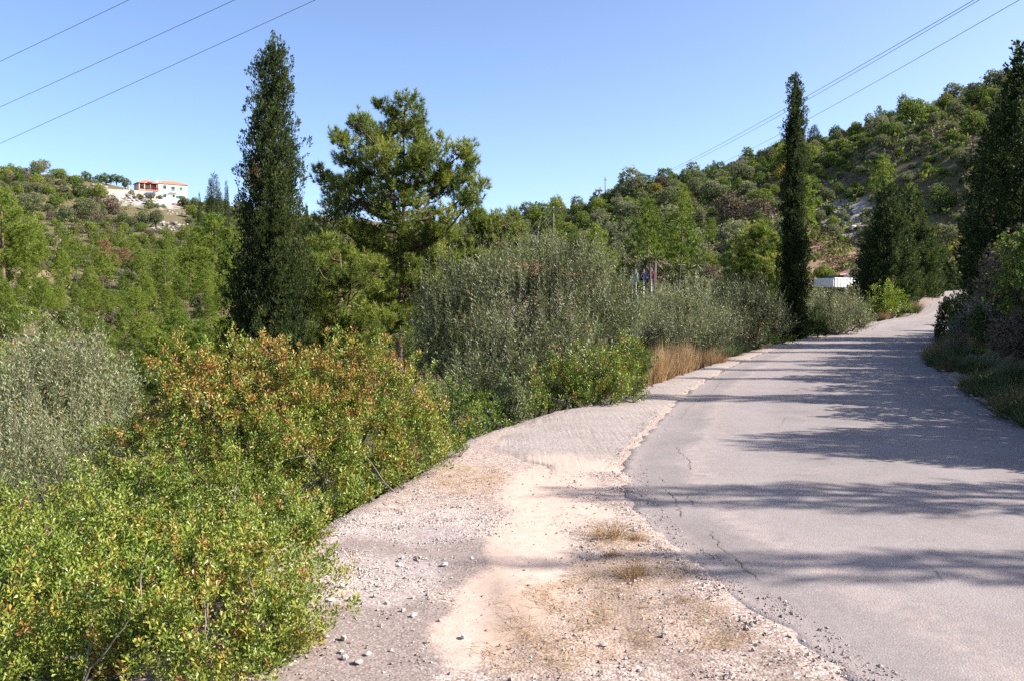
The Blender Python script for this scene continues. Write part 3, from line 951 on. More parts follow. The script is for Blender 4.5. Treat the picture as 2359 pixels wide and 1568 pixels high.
mastic('mastic_shrub', 'wide mastic shrub with rusty orange leaves on top beside the lay-by', px_lobes([
    (450, 915, 8.3, .38), (560, 900, 8.3, .45), (590, 850, 8.5, .28), (690, 920, 8.2, .45), (790, 880, 8.5, .41), (880, 910, 8.7, .41), (955, 915, 8.8, .32), (965, 1000, 8.7, .30),
    (1000, 1030, 8.8, .24), (1035, 1040, 8.9, .14), (930, 1130, 7.5, .18), (850, 1160, 7.0, .2), (850, 1010, 8.2, .50), (700, 1050, 7.7, .55), (550, 1030, 7.7, .55), (410, 1030, 7.8, .42), (310, 1040, 7.8, .30), (880, 1095, 8.0, .33), (960, 1065, 8.3, .28),
    (760, 1120, 7.4, .36)]), 680, 101, .54, .08, .62, size=.92, shrink=.92, gap=-.02)
mastic('mastic_shrub', 'dense low green mastic shrub under the left olive tree', px_lobes([
    (30, 1290, 5.9, .38), (170, 1230, 6.2, .40), (300, 1170, 6.6, .38), (60, 1380, 5.2, .42), (220, 1340, 5.5, .44), (-90, 1330, 5.5, .42), (-60, 1450, 4.6, .45), (70, 1460, 4.5, .42), (190, 1440, 4.8, .36)]),
    950, 102, .50, .05, .0, size=.8, shrink=1.0, gap=.05)
mastic('mastic_shrub', 'green mastic shrub in the middle of the thicket with bare twigs showing', px_lobes([
    (420, 1200, 6.5, .46), (540, 1170, 6.7, .44), (640, 1190, 6.5, .36), (700, 1215, 6.3, .27), (430, 1310, 5.7, .46), (570, 1310, 5.6, .42), (660, 1300, 5.6, .28)]),
    1000, 103, .52, .07, .05, size=.8, shrink=.86, gap=.10)
mastic('mastic_shrub', 'nearest mastic shrub with yellowing leaves at the edge of the gravel', px_lobes([
    (340, 1420, 4.6, .42), (480, 1400, 4.55, .40), (590, 1400, 4.5, .32), (655, 1380, 4.65, .24), (690, 1330, 5.0, .20), (715, 1270, 5.45, .18), (640, 1450, 4.15, .24), (250, 1530, 3.85, .36), (390, 1520, 3.75, .34), (520, 1510, 3.8, .30), (610, 1500, 3.85, .24), (670, 1480, 4.0, .15), (590, 1560, 3.55, .2), (100, 1560, 3.7, .36), (-50, 1580, 3.7, .36)]),
    1450, 104, .56, .11, .0, size=.72, shrink=.9, gap=.02)
mastic('mastic_shrub', 'bright green mastic shrub at the foot of the big olive', px_lobes([
    (1265, 895, 13.5, .30), (1300, 865, 13.8, .34), (1360, 880, 13.5, .36), (1405, 850, 13.9, .36), (1420, 895, 13.4, .28), (1455, 850, 14.1, .24), (1460, 895, 13.7, .20), (1340, 920, 13.2, .2), (1240, 910, 13.1, .18)]),
    420, 105, .46, .10, .0, size=1.15)
mastic('mastic_shrub', 'low dark green mastic tucked in shade between orange shrub and olive', px_lobes([
    (1045, 975, 10.9, .26), (1100, 985, 10.9, .20), (1010, 940, 11.3, .3), (1085, 940, 11.6, .22), (1130, 965, 11.6, .18), (1215, 935, 12.8, .16)]), 480, 106, .34, .04, size=1.1)
mastic('sapling', 'pale grey green sapling standing alone in front of the dark olive', px_lobes([
    (1172, 890, 12.2, .13), (1190, 915, 12.1, .15), (1165, 935, 12.1, .14), (1185, 960, 12.0, .13), (1165, 965, 12.1, .1)]), 420, 107, .60, .03, size=1.25, mat=M_WEED, cat='sapling')
mastic('mastic_shrub', 'small green shrub beside the dry grass at the gravel edge', px_lobes([
    (1452, 815, 14.9, .26), (1440, 845, 14.6, .22), (1465, 845, 14.6, .18)]), 420, 108, .42, .08, size=1.1)


def olive(name, label, lobes, dens, seed, tint=.5, yellow=.05, tm=TO, size=1.0, top_bias=.25, group=None, shoots=60, slen=1.0):
    rng = np.random.default_rng(seed)
    L_ = np.array([l[:4] for l in lobes])
    cx, cy = L_[:, 0].mean(), L_[:, 1].mean()
    base = np.array([cx, cy, hz(cx, cy)])
    o = empty(name, base, label, 'olive tree', group)
    P, Nn = lobes_points(lobes, dens, rng, shell=(.68, 1.04), zmin=over_ground, keep_in=.74, rough=.24)
    P2, N2 = lobes_points(lobes, dens * .45, rng, shell=(.3, .75), zmin=over_ground, keep_in=.2)
    n1, n2 = Wob(seed + 1, .9, 12), Wob(seed + 2, .35, 12)
    keep = n2(P) + .5 * n1(P) > -.75 + rng.uniform(0, .7, len(P))
    P, Nn = P[keep], Nn[keep]
    T = tint + .12 * n1(P) + .12 * n2(P) + rng.normal(0, .08, len(P))
    T = np.where(rng.uniform(size=len(P)) < yellow * (1 + n1(P + 9)), .975, np.minimum(T, .8))
    D = Nn * .55 + np.array([0, 0, .95]) + rng.normal(0, .25, Nn.shape)
    parts = [scatter(tm, P - base, D, size * rng.uniform(.7, 1.25, len(P)), T, rng, .09)]
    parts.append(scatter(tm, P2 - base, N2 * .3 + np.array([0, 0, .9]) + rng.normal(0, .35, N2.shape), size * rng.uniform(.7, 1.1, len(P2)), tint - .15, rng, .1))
    # long upright shoots that break the outline
    up = Nn[:, 2] > .45
    cand = np.flatnonzero(up)
    s = Solid()
    if len(cand) and shoots:
        ch = rng.choice(cand, min(shoots, len(cand)), False)
        SP, SD = [], []
        for i in ch:
            h = rng.uniform(.15, .7) * size * slen
            d = unit(np.array([0, 0, 1.0]) + Nn[i] * .35 + rng.normal(0, .12, 3))
            for t in (0, .3, .6, .9):
                SP.append(P[i] + d * h * t); SD.append(d)
            s.tube(np.array([P[i] - d * .25, P[i] + d * h]) - base, [.006 * size, .002], 4, False)
        parts.append(scatter(tm, np.array(SP) - base, np.array(SD), size * rng.uniform(.6, .9, len(SP)), tint + .1, rng, .12))
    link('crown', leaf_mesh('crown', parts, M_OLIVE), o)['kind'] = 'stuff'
    H = []
    for l in L_:
        c = l[:3] - [0, 0, l[3] * .2]
        r = .03 * (l[3] / .8) ** .5 * size
        s.tube(wiggle(np.array([cx + rng.normal(0, .12), cy + rng.normal(0, .12), base[2] - .05]), c, 8, .07, rng) - base, np.linspace(r * 1.8, r * .8, 8), 6, False)
        H.append((c, r * .8))
    HC = np.array([h[0] for h in H])
    for i in rng.choice(len(P), min(len(P), int(260 * size)), False):
        j = np.argmin(np.linalg.norm(HC - P[i], axis=1) + rng.uniform(0, .5, len(H)))
        s.tube(wiggle(HC[j], P[i], 6, .05, rng) - base, np.linspace(H[j][1] * .5, .003, 6), 4, False)
    s.build('trunk', M_BARKGREY, o, True)
    return o


olive('olive_tree', 'large bushy grey green olive in the middle by the lay-by', px_lobes([
    (1190, 740, 15.8, .95), (1085, 770, 15.4, .80), (1310, 735, 15.8, .90), (1400, 715, 16.0, .55), (1225, 655, 16.0, .45), (1015, 735, 15.6, .45), (1150, 850, 14.7, .70), (1290, 835, 14.9, .66),
    (1000, 830, 15.1, .5), (1325, 630, 15.9, .42), (1130, 670, 15.7, .38), (1425, 755, 15.9, .42), (1080, 905, 14.0, .42), (1195, 905, 14.0, .4), (1060, 690, 15.5, .32), (1275, 620, 16.2, .3)]), 128, 201, .46, .04, shoots=200)
olive('olive_tree', 'silvery olive tree at the left edge above the mastic shrubs', px_lobes([
    (150, 893, 11.0, .50), (70, 918, 10.6, .45), (225, 913, 11.3, .42), (120, 998, 10.6, .55), (20, 1018, 10.1, .45), (255, 988, 11.0, .36), (40, 1098, 9.6, .40), (-60, 968, 10.4, .5), (170, 1058, 10.4, .4), (60, 1148, 9.2, .36), (150, 1128, 9.6, .36), (-40, 1168, 9.0, .4), (240, 1068, 10.2, .34)]),
    130, 202, .70, .015, shoots=150, size=.9)
olive('olive_tree', 'low grey olive bush just behind the tan dry grass', px_lobes([
    (1530, 745, 24, .68), (1600, 745, 24, .72), (1655, 765, 23.6, .48), (1495, 765, 23.2, .45), (1565, 790, 23.0, .5), (1630, 800, 23, .4)]), 88, 203, .6, .03, TO2, 1.15, shoots=140, slen=.8)
olive('olive_tree', 'darker olive bush left of the thin tall cypress', px_lobes([
    (1700, 720, 30, .92), (1755, 735, 29.6, .74), (1675, 745, 29.2, .55), (1790, 755, 29.2, .42), (1720, 780, 29, .5), (1690, 690, 30, .5)]), 72, 204, .34, .04, TO2, 1.3, shoots=110, slen=.6)
olive('olive_tree', 'rounded olive bush right of the thin tall cypress by the road', px_lobes([
    (1895, 728, 40, 1.0), (1950, 730, 40, .95), (1870, 742, 39.2, .7), (1980, 748, 39.6, .55), (1925, 765, 39, .7), (1860, 705, 40.4, .5)]), 66, 205, .52, .05, TO2, 1.4, shoots=60, slen=.35)


# ------------------------------------------------------------------ conifers
def cypress_mesh(H, prof, dens, seed, tm=TC, mat=M_CYPRESS, lean=0.0, spray=1.0, out=.25, lump=.16, tint=.42, t0=0.0, brown=.012, jag=0.0, flame=.55, fill=.35):
    """column of upright sprays; prof(t) radius at height fraction t"""
    rng = np.random.default_rng(seed)
    tt = np.linspace(t0, 1, 400)
    rr = np.maximum(prof(tt), .02)
    cdf = np.cumsum(rr + .03); cdf /= cdf[-1]
    n = int(dens * 2 * math.pi * rr.mean() * H * (1 - t0))
    t = np.interp(rng.uniform(size=n), cdf, tt)
    a = rng.uniform(0, 2 * math.pi, n)
    r = np.interp(t, tt, rr)
    w1, w2 = Wob(seed + 5, flame, 14), Wob(seed + 6, flame * .45, 14)
    q = np.stack([np.cos(a) * r, np.sin(a) * r, t * H * .38], -1)      # stretched upward: flame-like tongues
    l = w1(q) * .62 + w2(q) * .38
    k = 1 + lump * l - rng.exponential(.09, n) - fill * (rng.uniform(size=n) < .22) * rng.uniform(.4, 1.6, n)
    if jag: k = k + jag * np.maximum(rng.normal(0, 1, n), 0)
    k = np.clip(k, .2, 1.7)
    P = np.stack([np.cos(a) * r * k + lean * t * H, np.sin(a) * r * k, t * H - .12 * spray], -1)
    ok = P[:, 2] > .02
    P, a, t, l, k = P[ok], a[ok], t[ok], l[ok], k[ok]
    D = np.stack([np.cos(a) * out, np.sin(a) * out, np.ones(len(a))], -1) + rng.normal(0, .13, (len(a), 3))
    T = tint + .14 * l + rng.normal(0, .08, len(a))
    T = np.where(rng.uniform(size=len(a)) < brown, .96, np.minimum(T, .88))
    return leaf_mesh('crown', [scatter(tm, P, D, spray * rng.uniform(.7, 1.25, len(a)), T, rng, .09)], mat)


def flame_cypress(H, prof, seed, per_m2=5.0, tl=(.45, .95), tr=.13, sprays=24, lean=0.0, tint=.42, tm=TC, size=.72, mat=M_CYPRESS, brown=.015, out=.12):
    """column of upright tongues of foliage, each built of small sprays"""
    rng = np.random.default_rng(seed)
    tt = np.linspace(0, 1, 400)
    rr = np.maximum(prof(tt), .02)
    cdf = np.cumsum(rr + .03); cdf /= cdf[-1]
    n = int(per_m2 * 2 * math.pi * rr.mean() * H)
    t = np.interp(rng.uniform(size=n), cdf, tt); a = rng.uniform(0, 6.283, n)
    r = np.interp(t, tt, rr) * (1 - rng.exponential(.16, n)) * (1 + .09 * rng.normal(size=n))
    r = np.clip(r, .01, None)
    L_ = rng.uniform(*tl, n) * np.interp(t, [0, .8, 1], [1, .9, .5])
    C = np.stack([np.cos(a) * r + lean * t * H, np.sin(a) * r, t * H - L_ * .5], -1)
    D = unit(np.stack([np.cos(a) * out, np.sin(a) * out, np.ones(n)], -1) + rng.normal(0, .07, (n, 3)))
    k = rng.uniform(0, 1, (n, sprays))
    rad = tr * (np.sin(np.clip(k * .85 + .15, 0, 1) * math.pi) ** .7 + .12) * rng.uniform(.7, 1.25, (n, 1))
    b = rng.uniform(0, 6.283, (n, sprays))
    off = np.stack([np.cos(b) * rad, np.sin(b) * rad, np.zeros_like(b)], -1)
    P = C[:, None] + D[:, None] * (k * L_[:, None])[..., None] + off
    SD = D[:, None] * 1.0 + off / tr * .35 + rng.normal(0, .12, off.shape)
    T = tint + rng.normal(0, .13, (n, 1)) + .18 * (k - .5) + rng.normal(0, .06, k.shape)
    T = np.where((rng.uniform(size=(n, 1)) < brown) & (k > .3), .95, np.minimum(T, .88))
    P, SD, T = P.reshape(-1, 3), SD.reshape(-1, 3), T.ravel()
    ok = P[:, 2] > .02
    P, SD, T = P[ok], SD[ok], T[ok]
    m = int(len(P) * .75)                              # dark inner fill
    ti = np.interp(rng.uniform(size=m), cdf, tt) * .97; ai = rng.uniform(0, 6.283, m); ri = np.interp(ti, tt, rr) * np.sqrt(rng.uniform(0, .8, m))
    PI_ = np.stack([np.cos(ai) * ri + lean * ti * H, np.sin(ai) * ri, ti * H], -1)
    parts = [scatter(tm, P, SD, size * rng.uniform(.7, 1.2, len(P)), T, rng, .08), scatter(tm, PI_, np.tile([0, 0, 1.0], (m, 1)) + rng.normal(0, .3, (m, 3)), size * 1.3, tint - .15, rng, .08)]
    tipn = 14                                          # leader
    tz = np.linspace(.97, 1.012, tipn) * H
    parts.append(scatter(tm, np.stack([lean * tz + rng.normal(0, .02, tipn), rng.normal(0, .02, tipn), tz - .1], -1), np.tile([0, 0, 1.0], (tipn, 1)), size * .8, tint + .1, rng, .08))
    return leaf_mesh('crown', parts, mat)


def trunk_mesh(H, r, lean=0.0, mat=None, sides=8):
    n = 8
    t = np.linspace(0, 1, n)
    return Solid().tube(np.stack([lean * t * H, 0 * t, t * H - .15], -1), r * (1 - .85 * t) + .01, sides).mesh('trunk', [mat or M_BARK], True)


def pf(ts, rs): return lambda t: np.interp(t, ts, rs)


def tree(name, label, cat, x, y, crown_me, trunk_me, group=None, rz=0.0, scale=None, z=None):
    o = empty(name, (x, y, hz(x, y) if z is None else z), label, cat, group, rz)
    if scale is not None: o.scale = (scale,) * 3 if not hasattr(scale, '__len__') else scale
    c = link('crown', crown_me, o); c['kind'] = 'stuff'
    link('trunk', trunk_me, o)
    return o


def stand(u, d): return (u - CX) / F * d


x, d = stand(612, 25.0), 25.0
zb = hz(x, d); Hc = at(612, 88, d)[2] - zb
tree('cypress_tree', 'tall broad dark cypress left of the pine', 'cypress', x, d,
     flame_cypress(Hc, pf([0, .1, .25, .4, .52, .62, .72, .82, .9, .95, .985, 1], [.95, 1.12, 1.16, 1.08, .95, .82, .67, .50, .37, .27, .14, .01]), 301, 5.8, (.6, 1.3), .15, 17, .024, .46), trunk_mesh(Hc * .9, .16, .024))
x, d = stand(1826, 36.0), 36.0
zb = hz(x, d); H2 = at(1826, 178, d)[2] - zb
tree('cypress_tree', 'thin tall pillar cypress standing by the road edge', 'cypress', x, d,
     flame_cypress(H2, pf([0, .05, .2, .5, .7, .85, .93, .97, 1], [.34, .47, .50, .42, .36, .28, .2, .13, .02]), 302, 9.5, (.4, .9), .11, 11, -.003, .38, size=.75, brown=.003), trunk_mesh(H2 * .92, .12))


def pine(name, label, x, y, H, clusters, seed, trunk_r=.13, trunk_top=None, n_t=62, tint=.5, tm=TN, size=1.0, mat=M_PINE, lowest=.1, cones=120):
    """open pine: trunk, limbs that rise to needle clusters; clusters (dx, dy, z, r) relative to the trunk's foot"""
    rng = np.random.default_rng(seed)
    z0 = hz(x, y)
    o = empty(name, (x, y, z0), label, 'pine tree')
    tw = wiggle(np.array([0, 0, -.2]), np.array([trunk_top or 0.0, 0, H * .97]), 12, .05, rng)
    s = Solid().tube(tw, np.linspace(trunk_r, .02, 12), 8)
    s.build('trunk', M_PINEBARK, o, True)
    lb = Solid(); Q = []; CN = Solid()
    for dx, dy, z, r in clusters:
        c = np.array([dx, dy, z])
        hd = math.hypot(dx, dy)
        zj = np.clip(z - hd * .45 - .2, H * lowest, H * .95)
        j = np.array([np.interp(zj, tw[:, 2], tw[:, 0]), 0, zj])
        P = wiggle(j, c, 7, .06, rng, -.12 * hd)
        lb.tube(P, np.linspace(max(.016, .02 + .017 * hd), .012, 7), 6, False)
        n = int(n_t * (r / .5) ** 2)
        ns = 7
        sub = c + unit(rng.normal(size=(ns, 3)) + [0, 0, .25]) * rng.uniform(.35, 1.15, (ns, 1)) * r * np.array([1.25, 1.25, .95])
        own = rng.integers(0, ns, n)
        dv = unit(rng.normal(size=(n, 3)))
        k = rng.uniform(.1, 1, n) ** .7
        p = sub[own] + dv * k[:, None] * np.array([1.0, 1.0, .9]) * r
        dv = unit(p - c + [0, 0, .05])
        for q_ in sub:
            lb.tube(wiggle(c - [0, 0, r * .3], q_, 4, .03, rng), np.linspace(.014, .006, 4), 4, False)
        D = dv * .55 + np.array([0, 0, 1.0]) + rng.normal(0, .2, (n, 3))
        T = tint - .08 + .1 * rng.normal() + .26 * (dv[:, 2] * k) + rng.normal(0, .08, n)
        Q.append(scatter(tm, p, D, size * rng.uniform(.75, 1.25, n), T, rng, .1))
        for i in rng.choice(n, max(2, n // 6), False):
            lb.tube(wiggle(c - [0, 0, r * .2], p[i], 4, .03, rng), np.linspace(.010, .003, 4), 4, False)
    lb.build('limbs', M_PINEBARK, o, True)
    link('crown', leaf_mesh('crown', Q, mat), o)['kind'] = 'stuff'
    if cones:
        CL = np.array(clusters)
        for i in rng.integers(0, len(CL), cones):
            c = CL[i, :3] + unit(rng.normal(size=3)) * CL[i, 3] * rng.uniform(.5, 1.0)
            CN.tube(np.array([c, c + [0, 0, -.04], c + [.01, 0, -.09]]), [.018, .03, .006], 5)
        CN.build('cones', M_BARK, o)['kind'] = 'stuff'
    return o


def pine_px(u0, d, items, seed):
    r = np.random.default_rng(seed)
    x = stand(u0, d); z0 = hz(x, d)
    out = []
    for it in items:
        u, v, rad = it[:3]
        dy = it[3] if len(it) > 3 else r.uniform(-1.3, 1.3)
        p = at(u, v, d + dy)
        out.append((p[0] - x, dy, p[2] - z0, rad))
    return x, z0, out


x, z0, cl = pine_px(912, 30, [
    (938, 238, .26, 0), (900, 262, .28, .2), (960, 268, .26, -.2), (880, 245, .2, .3), (925, 295, .40), (880, 310, .36), (965, 320, .40), (840, 300, .34), (820, 285, .20), (860, 345, .42), (930, 360, .46), (990, 365, .36),
    (785, 335, .30), (770, 318, .2), (800, 372, .36), (1050, 352, .28), (1072, 345, .22), (1068, 390, .36), (1092, 425, .30), (1040, 425, .38), (880, 405, .50), (945, 425, .50), (830, 425, .42), (780, 430, .34), (748, 418, .26), (737, 398, .18),
    (1000, 445, .40), (760, 465, .30), (805, 480, .40), (860, 480, .46), (920, 490, .50), (985, 500, .40), (1060, 468, .34), (1100, 455, .25), (1085, 490, .26), (790, 530, .34), (840, 545, .40), (1030, 505, .3),
    (760, 505, .3), (880, 560, .36, .9), (940, 560, .34, .8), (1000, 415, .3), (900, 450, .4, -1.2), (960, 390, .4, -1.3), (870, 370, .4, -1.3), (1010, 330, .2), (1025, 395, .26),
    (960, 630, .4, .8), (990, 590, .42, .4), (950, 690, .36, .6), (870, 640, .3, 1.2), (1010, 660, .3, .3), (965, 560, .36, -.6), (860, 590, .3, -.4), (945, 610, .26, -.9), (980, 650, .34, -.5), (870, 700, .34, .6), (960, 720, .4, .2), (900, 760, .4, -.3), (850, 560, .36, -.8), (905, 590, .4, -.9), (930, 660, .36, -.8), (880, 680, .32, -.7), (1000, 540, .36, -.8), (925, 720, .36, -.6), (820, 590, .36, .5), (1010, 600, .4, -.4)], 5)
pine('pine_tree', 'open spreading pine with bare trunk beside the broad cypress', x, 30, at(935, 222, 30)[2] - z0, cl, 401, .15, .35, 205, .58, lowest=.22)
x, z0, cl = pine_px(1100, 34, [
    (1185, 495, .22), (1165, 515, .34), (1130, 525, .40), (1095, 520, .30), (1060, 540, .40), (1020, 560, .38), (1110, 560, .5), (1150, 555, .42), (1060, 590, .5), (1010, 610, .45), (1110, 605, .5), (1165, 590, .4),
    (1040, 640, .5), (1090, 650, .5), (990, 650, .4), (1140, 640, .4), (1000, 690, .4), (1060, 700, .5), (1190, 560, .3), (1105, 495, .14), (1200, 530, .2)], 6)
pine('pine_tree', 'shorter pine partly hidden behind the big olive', x, 34, at(1120, 520, 34)[2] - z0, cl, 402, .13, .2, 170, .58)
x, z0, cl = pine_px(800, 27, [
    (745, 565, .26), (770, 590, .36), (820, 605, .36), (850, 625, .3), (720, 610, .34), (760, 630, .42), (810, 645, .44), (725, 665, .42), (780, 690, .42), (840, 660, .3), (715, 720, .45), (770, 740, .45), (830, 750, .42), (850, 800, .4), (780, 800, .45), (720, 790, .45), (880, 740, .3), (705, 580, .26)], 7)
pine('pine_tree', 'low yellow green young pine between cypress and open pine', x, 27, at(780, 570, 27)[2] - z0, cl, 403, .09, -.2, 170, .62, cones=20)
x, z0, cl = pine_px(1742, 52, [(1742, 535, .45), (1720, 560, .6), (1765, 560, .6), (1700, 590, .6), (1742, 590, .9), (1785, 590, .55), (1695, 625, .7), (1740, 630, .9), (1785, 630, .7), (1715, 655, .7), (1770, 660, .7), (1760, 530, .3), (1725, 535, .3)], 8)
pine('pine_tree', 'round yellow green young pine left of the thin cypress', x, 52, at(1742, 530, 52)[2] - z0, cl, 404, .12, 0, 50, .58, TNM, 1.5, cones=0)


def juniper(name, label, u, d, vtop, prof, seed, dens=34, spray=1.0, tint=.42, out=.75, group=None, lean=0.0, x=None, H=None, jag=.12, mat=None):
    x = stand(u, d) if x is None else x
    z = hz(x, d)
    H = at(u, vtop, d)[2] - z if H is None else H
    me = cypress_mesh(H, lambda t: prof(t), dens, seed, TS, mat or M_DARKFIR, lean, spray, out, .28, tint, 0.0, .02, jag, .9)
    return tree(name, label, 'conifer', x, d, me, trunk_mesh(H * .92, .016 * H, lean), group, z=z)


JP = pf([0, .06, .2, .45, .7, .88, 1], [1.2, 1.6, 1.9, 1.5, .85, .38, .05])
juniper('conifer_tree', 'dark broad conifer with pointed top right of the truck', 2040, 66, 425, JP, 501, 22, 1.5)
juniper('conifer_tree', 'dark conifer leaning on its taller neighbour beside the road', 2092, 72, 450, pf([0, .06, .2, .45, .7, .88, 1], [1.3, 1.7, 2.1, 1.7, 1.0, .48, .05]), 502, 21, 1.5, .46)
juniper('conifer_tree', 'shorter dark conifer nearest the far end of the road', 2146, 86, 555, pf([0, .1, .4, .75, 1], [1.4, 1.9, 1.8, 1.0, .1]), 503, 20, 1.5, .48)
RP = pf([0, .05, .15, .4, .65, .85, .95, 1], [.8, 1.2, 1.4, 1.15, .72, .36, .18, .03])
juniper('conifer_tree', 'tallest dark conifer at the right edge with jagged top', 2352, 30, 110, RP, 504, 32, 1.15, .36, jag=.2)
juniper('conifer_tree', 'dark conifer just left of the tallest one at the right edge', 2300, 35, 215, pf([0, .05, .2, .45, .7, .9, 1], [.7, .9, 1.1, .9, .6, .28, .04]), 505, 29, 1.2, .36, jag=.18)
juniper('conifer_seedling', 'small dark conifer seedling in front of the rounded olive', 1884, 37, 705, pf([0, .1, .5, 1], [.25, .36, .22, .03]), 506, 150, .5, .5, .8)
juniper('conifer_seedling', 'small blue green pine seedling at the right roadside', 2188, 31, 690, pf([0, .1, .4, .8, 1], [.25, .42, .40, .25, .05]), 507, 130, .5, .62, .5)
juniper('conifer_seedling', 'tiny dark conifer seedling behind the blue green one', 2230, 34, 668, pf([0, .15, .5, 1], [.3, .5, .35, .05]), 508, 90, .6, .4, .9)
# conifers on the right bank beside the lay-by: only their shadows reach into the picture
SHADE = [(11.6, 4.75, 4.9, .30, 601, .5), (11.0, 6.7, 4.5, .56, 602, .55), (11.6, 9.3, 3.3, 1.4, 603, .7), (17.0, 13.6, 7.0, .60, 604, .6), (17.5, 17.2, 6.0, .26, 605, .5), (18.6, 19.5, 6.6, .3, 606, .55),
         (20.5, 22.3, 6.8, .4, 607, .6), (22.5, 26.2, 7.0, .5, 608, .6)]
SHW = ['thinnest', 'slim', 'broad low', 'tall straight', 'fourth slender', 'fifth slender', 'sixth slender', 'farthest slender']
for i, (x, y, H, r, sd, spr) in enumerate(SHADE):
    juniper('conifer_tree', SHW[i] + ' conifer on the right bank casting a shadow over the road', 0, y, 0, pf([0, .08, .25, .5, .75, .92, 1], [r * .8, r, r * .95, r * .8, r * .5, r * .28, .04]), sd, 58, spr, .4, .8,
            'conifers on the right bank', x=x, H=H, jag=.2)

# ------------------------------------------------------------------ hillside vegetation: shared shapes
def ground_of(P): return height(P[:, 0], P[:, 1])


def far_pine_mesh(seed, tm, n, H=6.5, R=1.9, size=1.0, mat=M_PINEFAR, tint=.5):
    rng = np.random.default_rng(seed)
    nb = 34
    P, D = [], []
    for i in range(nb):
        t = .12 + .86 * (i + rng.uniform(0, .6)) / nb
        a = i * 2.4 + rng.normal(0, .3)
        ln = R * (1 - t) ** .75 * (1 if t > .25 else .85) * rng.uniform(.7, 1.2) + .15
        m = max(3, int(n / nb * (ln / (R * .6)) ** 1.1))
        s = rng.uniform(.25, 1, m) ** .7
        up = .35 + .5 * t
        base = np.array([0, 0, t * H])
        dirv = np.array([math.cos(a), math.sin(a), up])
        p = base + dirv * (s * ln)[:, None] + rng.normal(0, .10 + .1 * ln, (m, 3)) * [1, 1, .8]
        p[:, 2] += s ** 2 * ln * .3
        P.append(p); D.append(np.array([math.cos(a) * .5, math.sin(a) * .5, .9]) + rng.normal(0, .25, (m, 3)))
    P, D = np.concatenate(P), np.concatenate(D)
    P = np.concatenate([P, np.column_stack([rng.normal(0, .06, (10, 2)), np.linspace(.9, 1.0, 10) * H])]); D = np.concatenate([D, np.tile([0, 0, 1.0], (10, 1))])
    rr = np.hypot(P[:, 0], P[:, 1])
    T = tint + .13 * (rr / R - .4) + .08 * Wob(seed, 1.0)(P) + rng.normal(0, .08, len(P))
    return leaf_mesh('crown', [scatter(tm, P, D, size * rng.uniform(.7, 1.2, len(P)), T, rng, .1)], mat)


def bush_mesh(seed, tm, dens, W=2.2, H=3.2, mat=M_FAROAK, tint=.5, size=1.0, lift=.0):
    rng = np.random.default_rng(seed)
    lob = []
    n = rng.integers(6, 10)
    for i in range(n):
        a = rng.uniform(0, 6.28); q = rng.uniform(0, 1) ** .6
        r = rng.uniform(.32, .58) * W * .8
        z = lift + (.25 + .55 * rng.uniform() * (1 - .5 * q)) * (H - lift)
        lob.append((math.cos(a) * q * W * .55, math.sin(a) * q * W * .55, min(z, H - r * .7), r))
    P, Nn = lobes_points(lob, dens, rng, shell=(.7, 1.08), keep_in=.7, rough=.2)
    ok = P[:, 2] > .03 + lift * .5
    P, Nn = P[ok], Nn[ok]
    wv = Wob(seed, .8)(P)
    keep = wv > -1.0 + rng.uniform(0, .6, len(P))
    P, Nn, wv = P[keep], Nn[keep], wv[keep]
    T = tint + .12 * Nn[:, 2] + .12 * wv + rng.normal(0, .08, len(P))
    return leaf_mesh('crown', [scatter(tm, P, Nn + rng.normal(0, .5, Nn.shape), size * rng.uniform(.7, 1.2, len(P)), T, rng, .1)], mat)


def bush_trunk(seed, H, lift):
    rng = np.random.default_rng(seed)
    s = Solid()
    for i in range(4):
        a = rng.uniform(0, 6.28)
        s.tube(wiggle(np.array([0, 0, -.3]), np.array([math.cos(a) * .6, math.sin(a) * .6, H * .6]), 5, .08, rng), np.linspace(.11, .03, 5), 5, False)
    return s.mesh('trunk', [M_BARKGREY], True)


PINE_FAR = [far_pine_mesh(700 + i, TNF, 560, R=2.1, tint=.5) for i in range(5)]
PINE_MID = [far_pine_mesh(720 + i, TNM, 1300, R=2.2, size=1.2, tint=.52) for i in range(3)]
PINE_DEAD = [far_pine_mesh(730, TNF, 260, H=4.5, mat=M_DEAD)]
BUSH = [bush_mesh(740 + i, TCARD, 15) for i in range(6)]
BUSH_TREE = [bush_mesh(750 + i, TCARD, 15, W=2.4, H=3.6, lift=.35) for i in range(3)]
BUSH_MID = [bush_mesh(760 + i, TCARDS, 42, size=.85) for i in range(4)]
CYP_FAR = [cypress_mesh(9, pf([0, .08, .3, .6, .85, 1], [.5, .75, .9, .7, .35, .03]), 34, 770 + i, TCF, M_CYPRESS, 0, 1.2, .25, .15, .36) for i in range(2)]
T_PINE, T_BUSH, T_CYP = trunk_mesh(6.0, .13, 0, M_PINEBARK, 6), bush_trunk(3, 3.2, 0), trunk_mesh(8.3, .14, 0, None, 6)

placed = []
HIDE = [(985, 1420, 650), (560, 680, 300), (1500, 1980, 715), (2290, 2700, 300), (2030, 2140, 520), (-100, 260, 860), (260, 1000, 880), (800, 1000, 690)]
_sr = np.linspace(.15, .98, 26)


def seen(x, y, h):
    """does the top of a plant show from the lay-by, over the terrain and past the near trees"""
    z = hz(x, y) + h * .9
    u = CX + x / y * F
    v = HOR - (z - EYE) / y * F
    for u0, u1, v0 in HIDE:
        if u0 < u < u1 and v > v0: return False
    return bool(np.all(height(_sr * x, _sr * y) < EYE + (z - EYE) * _sr))




def free(x, y, s, h=None):
    for px_, py_, ps in placed:
        if (px_ - x) ** 2 + (py_ - y) ** 2 < (s * .5 + ps * .5) ** 2: return False
    if h is not None and not seen(x, y, h): return False
    placed.append((x, y, s))
    return True


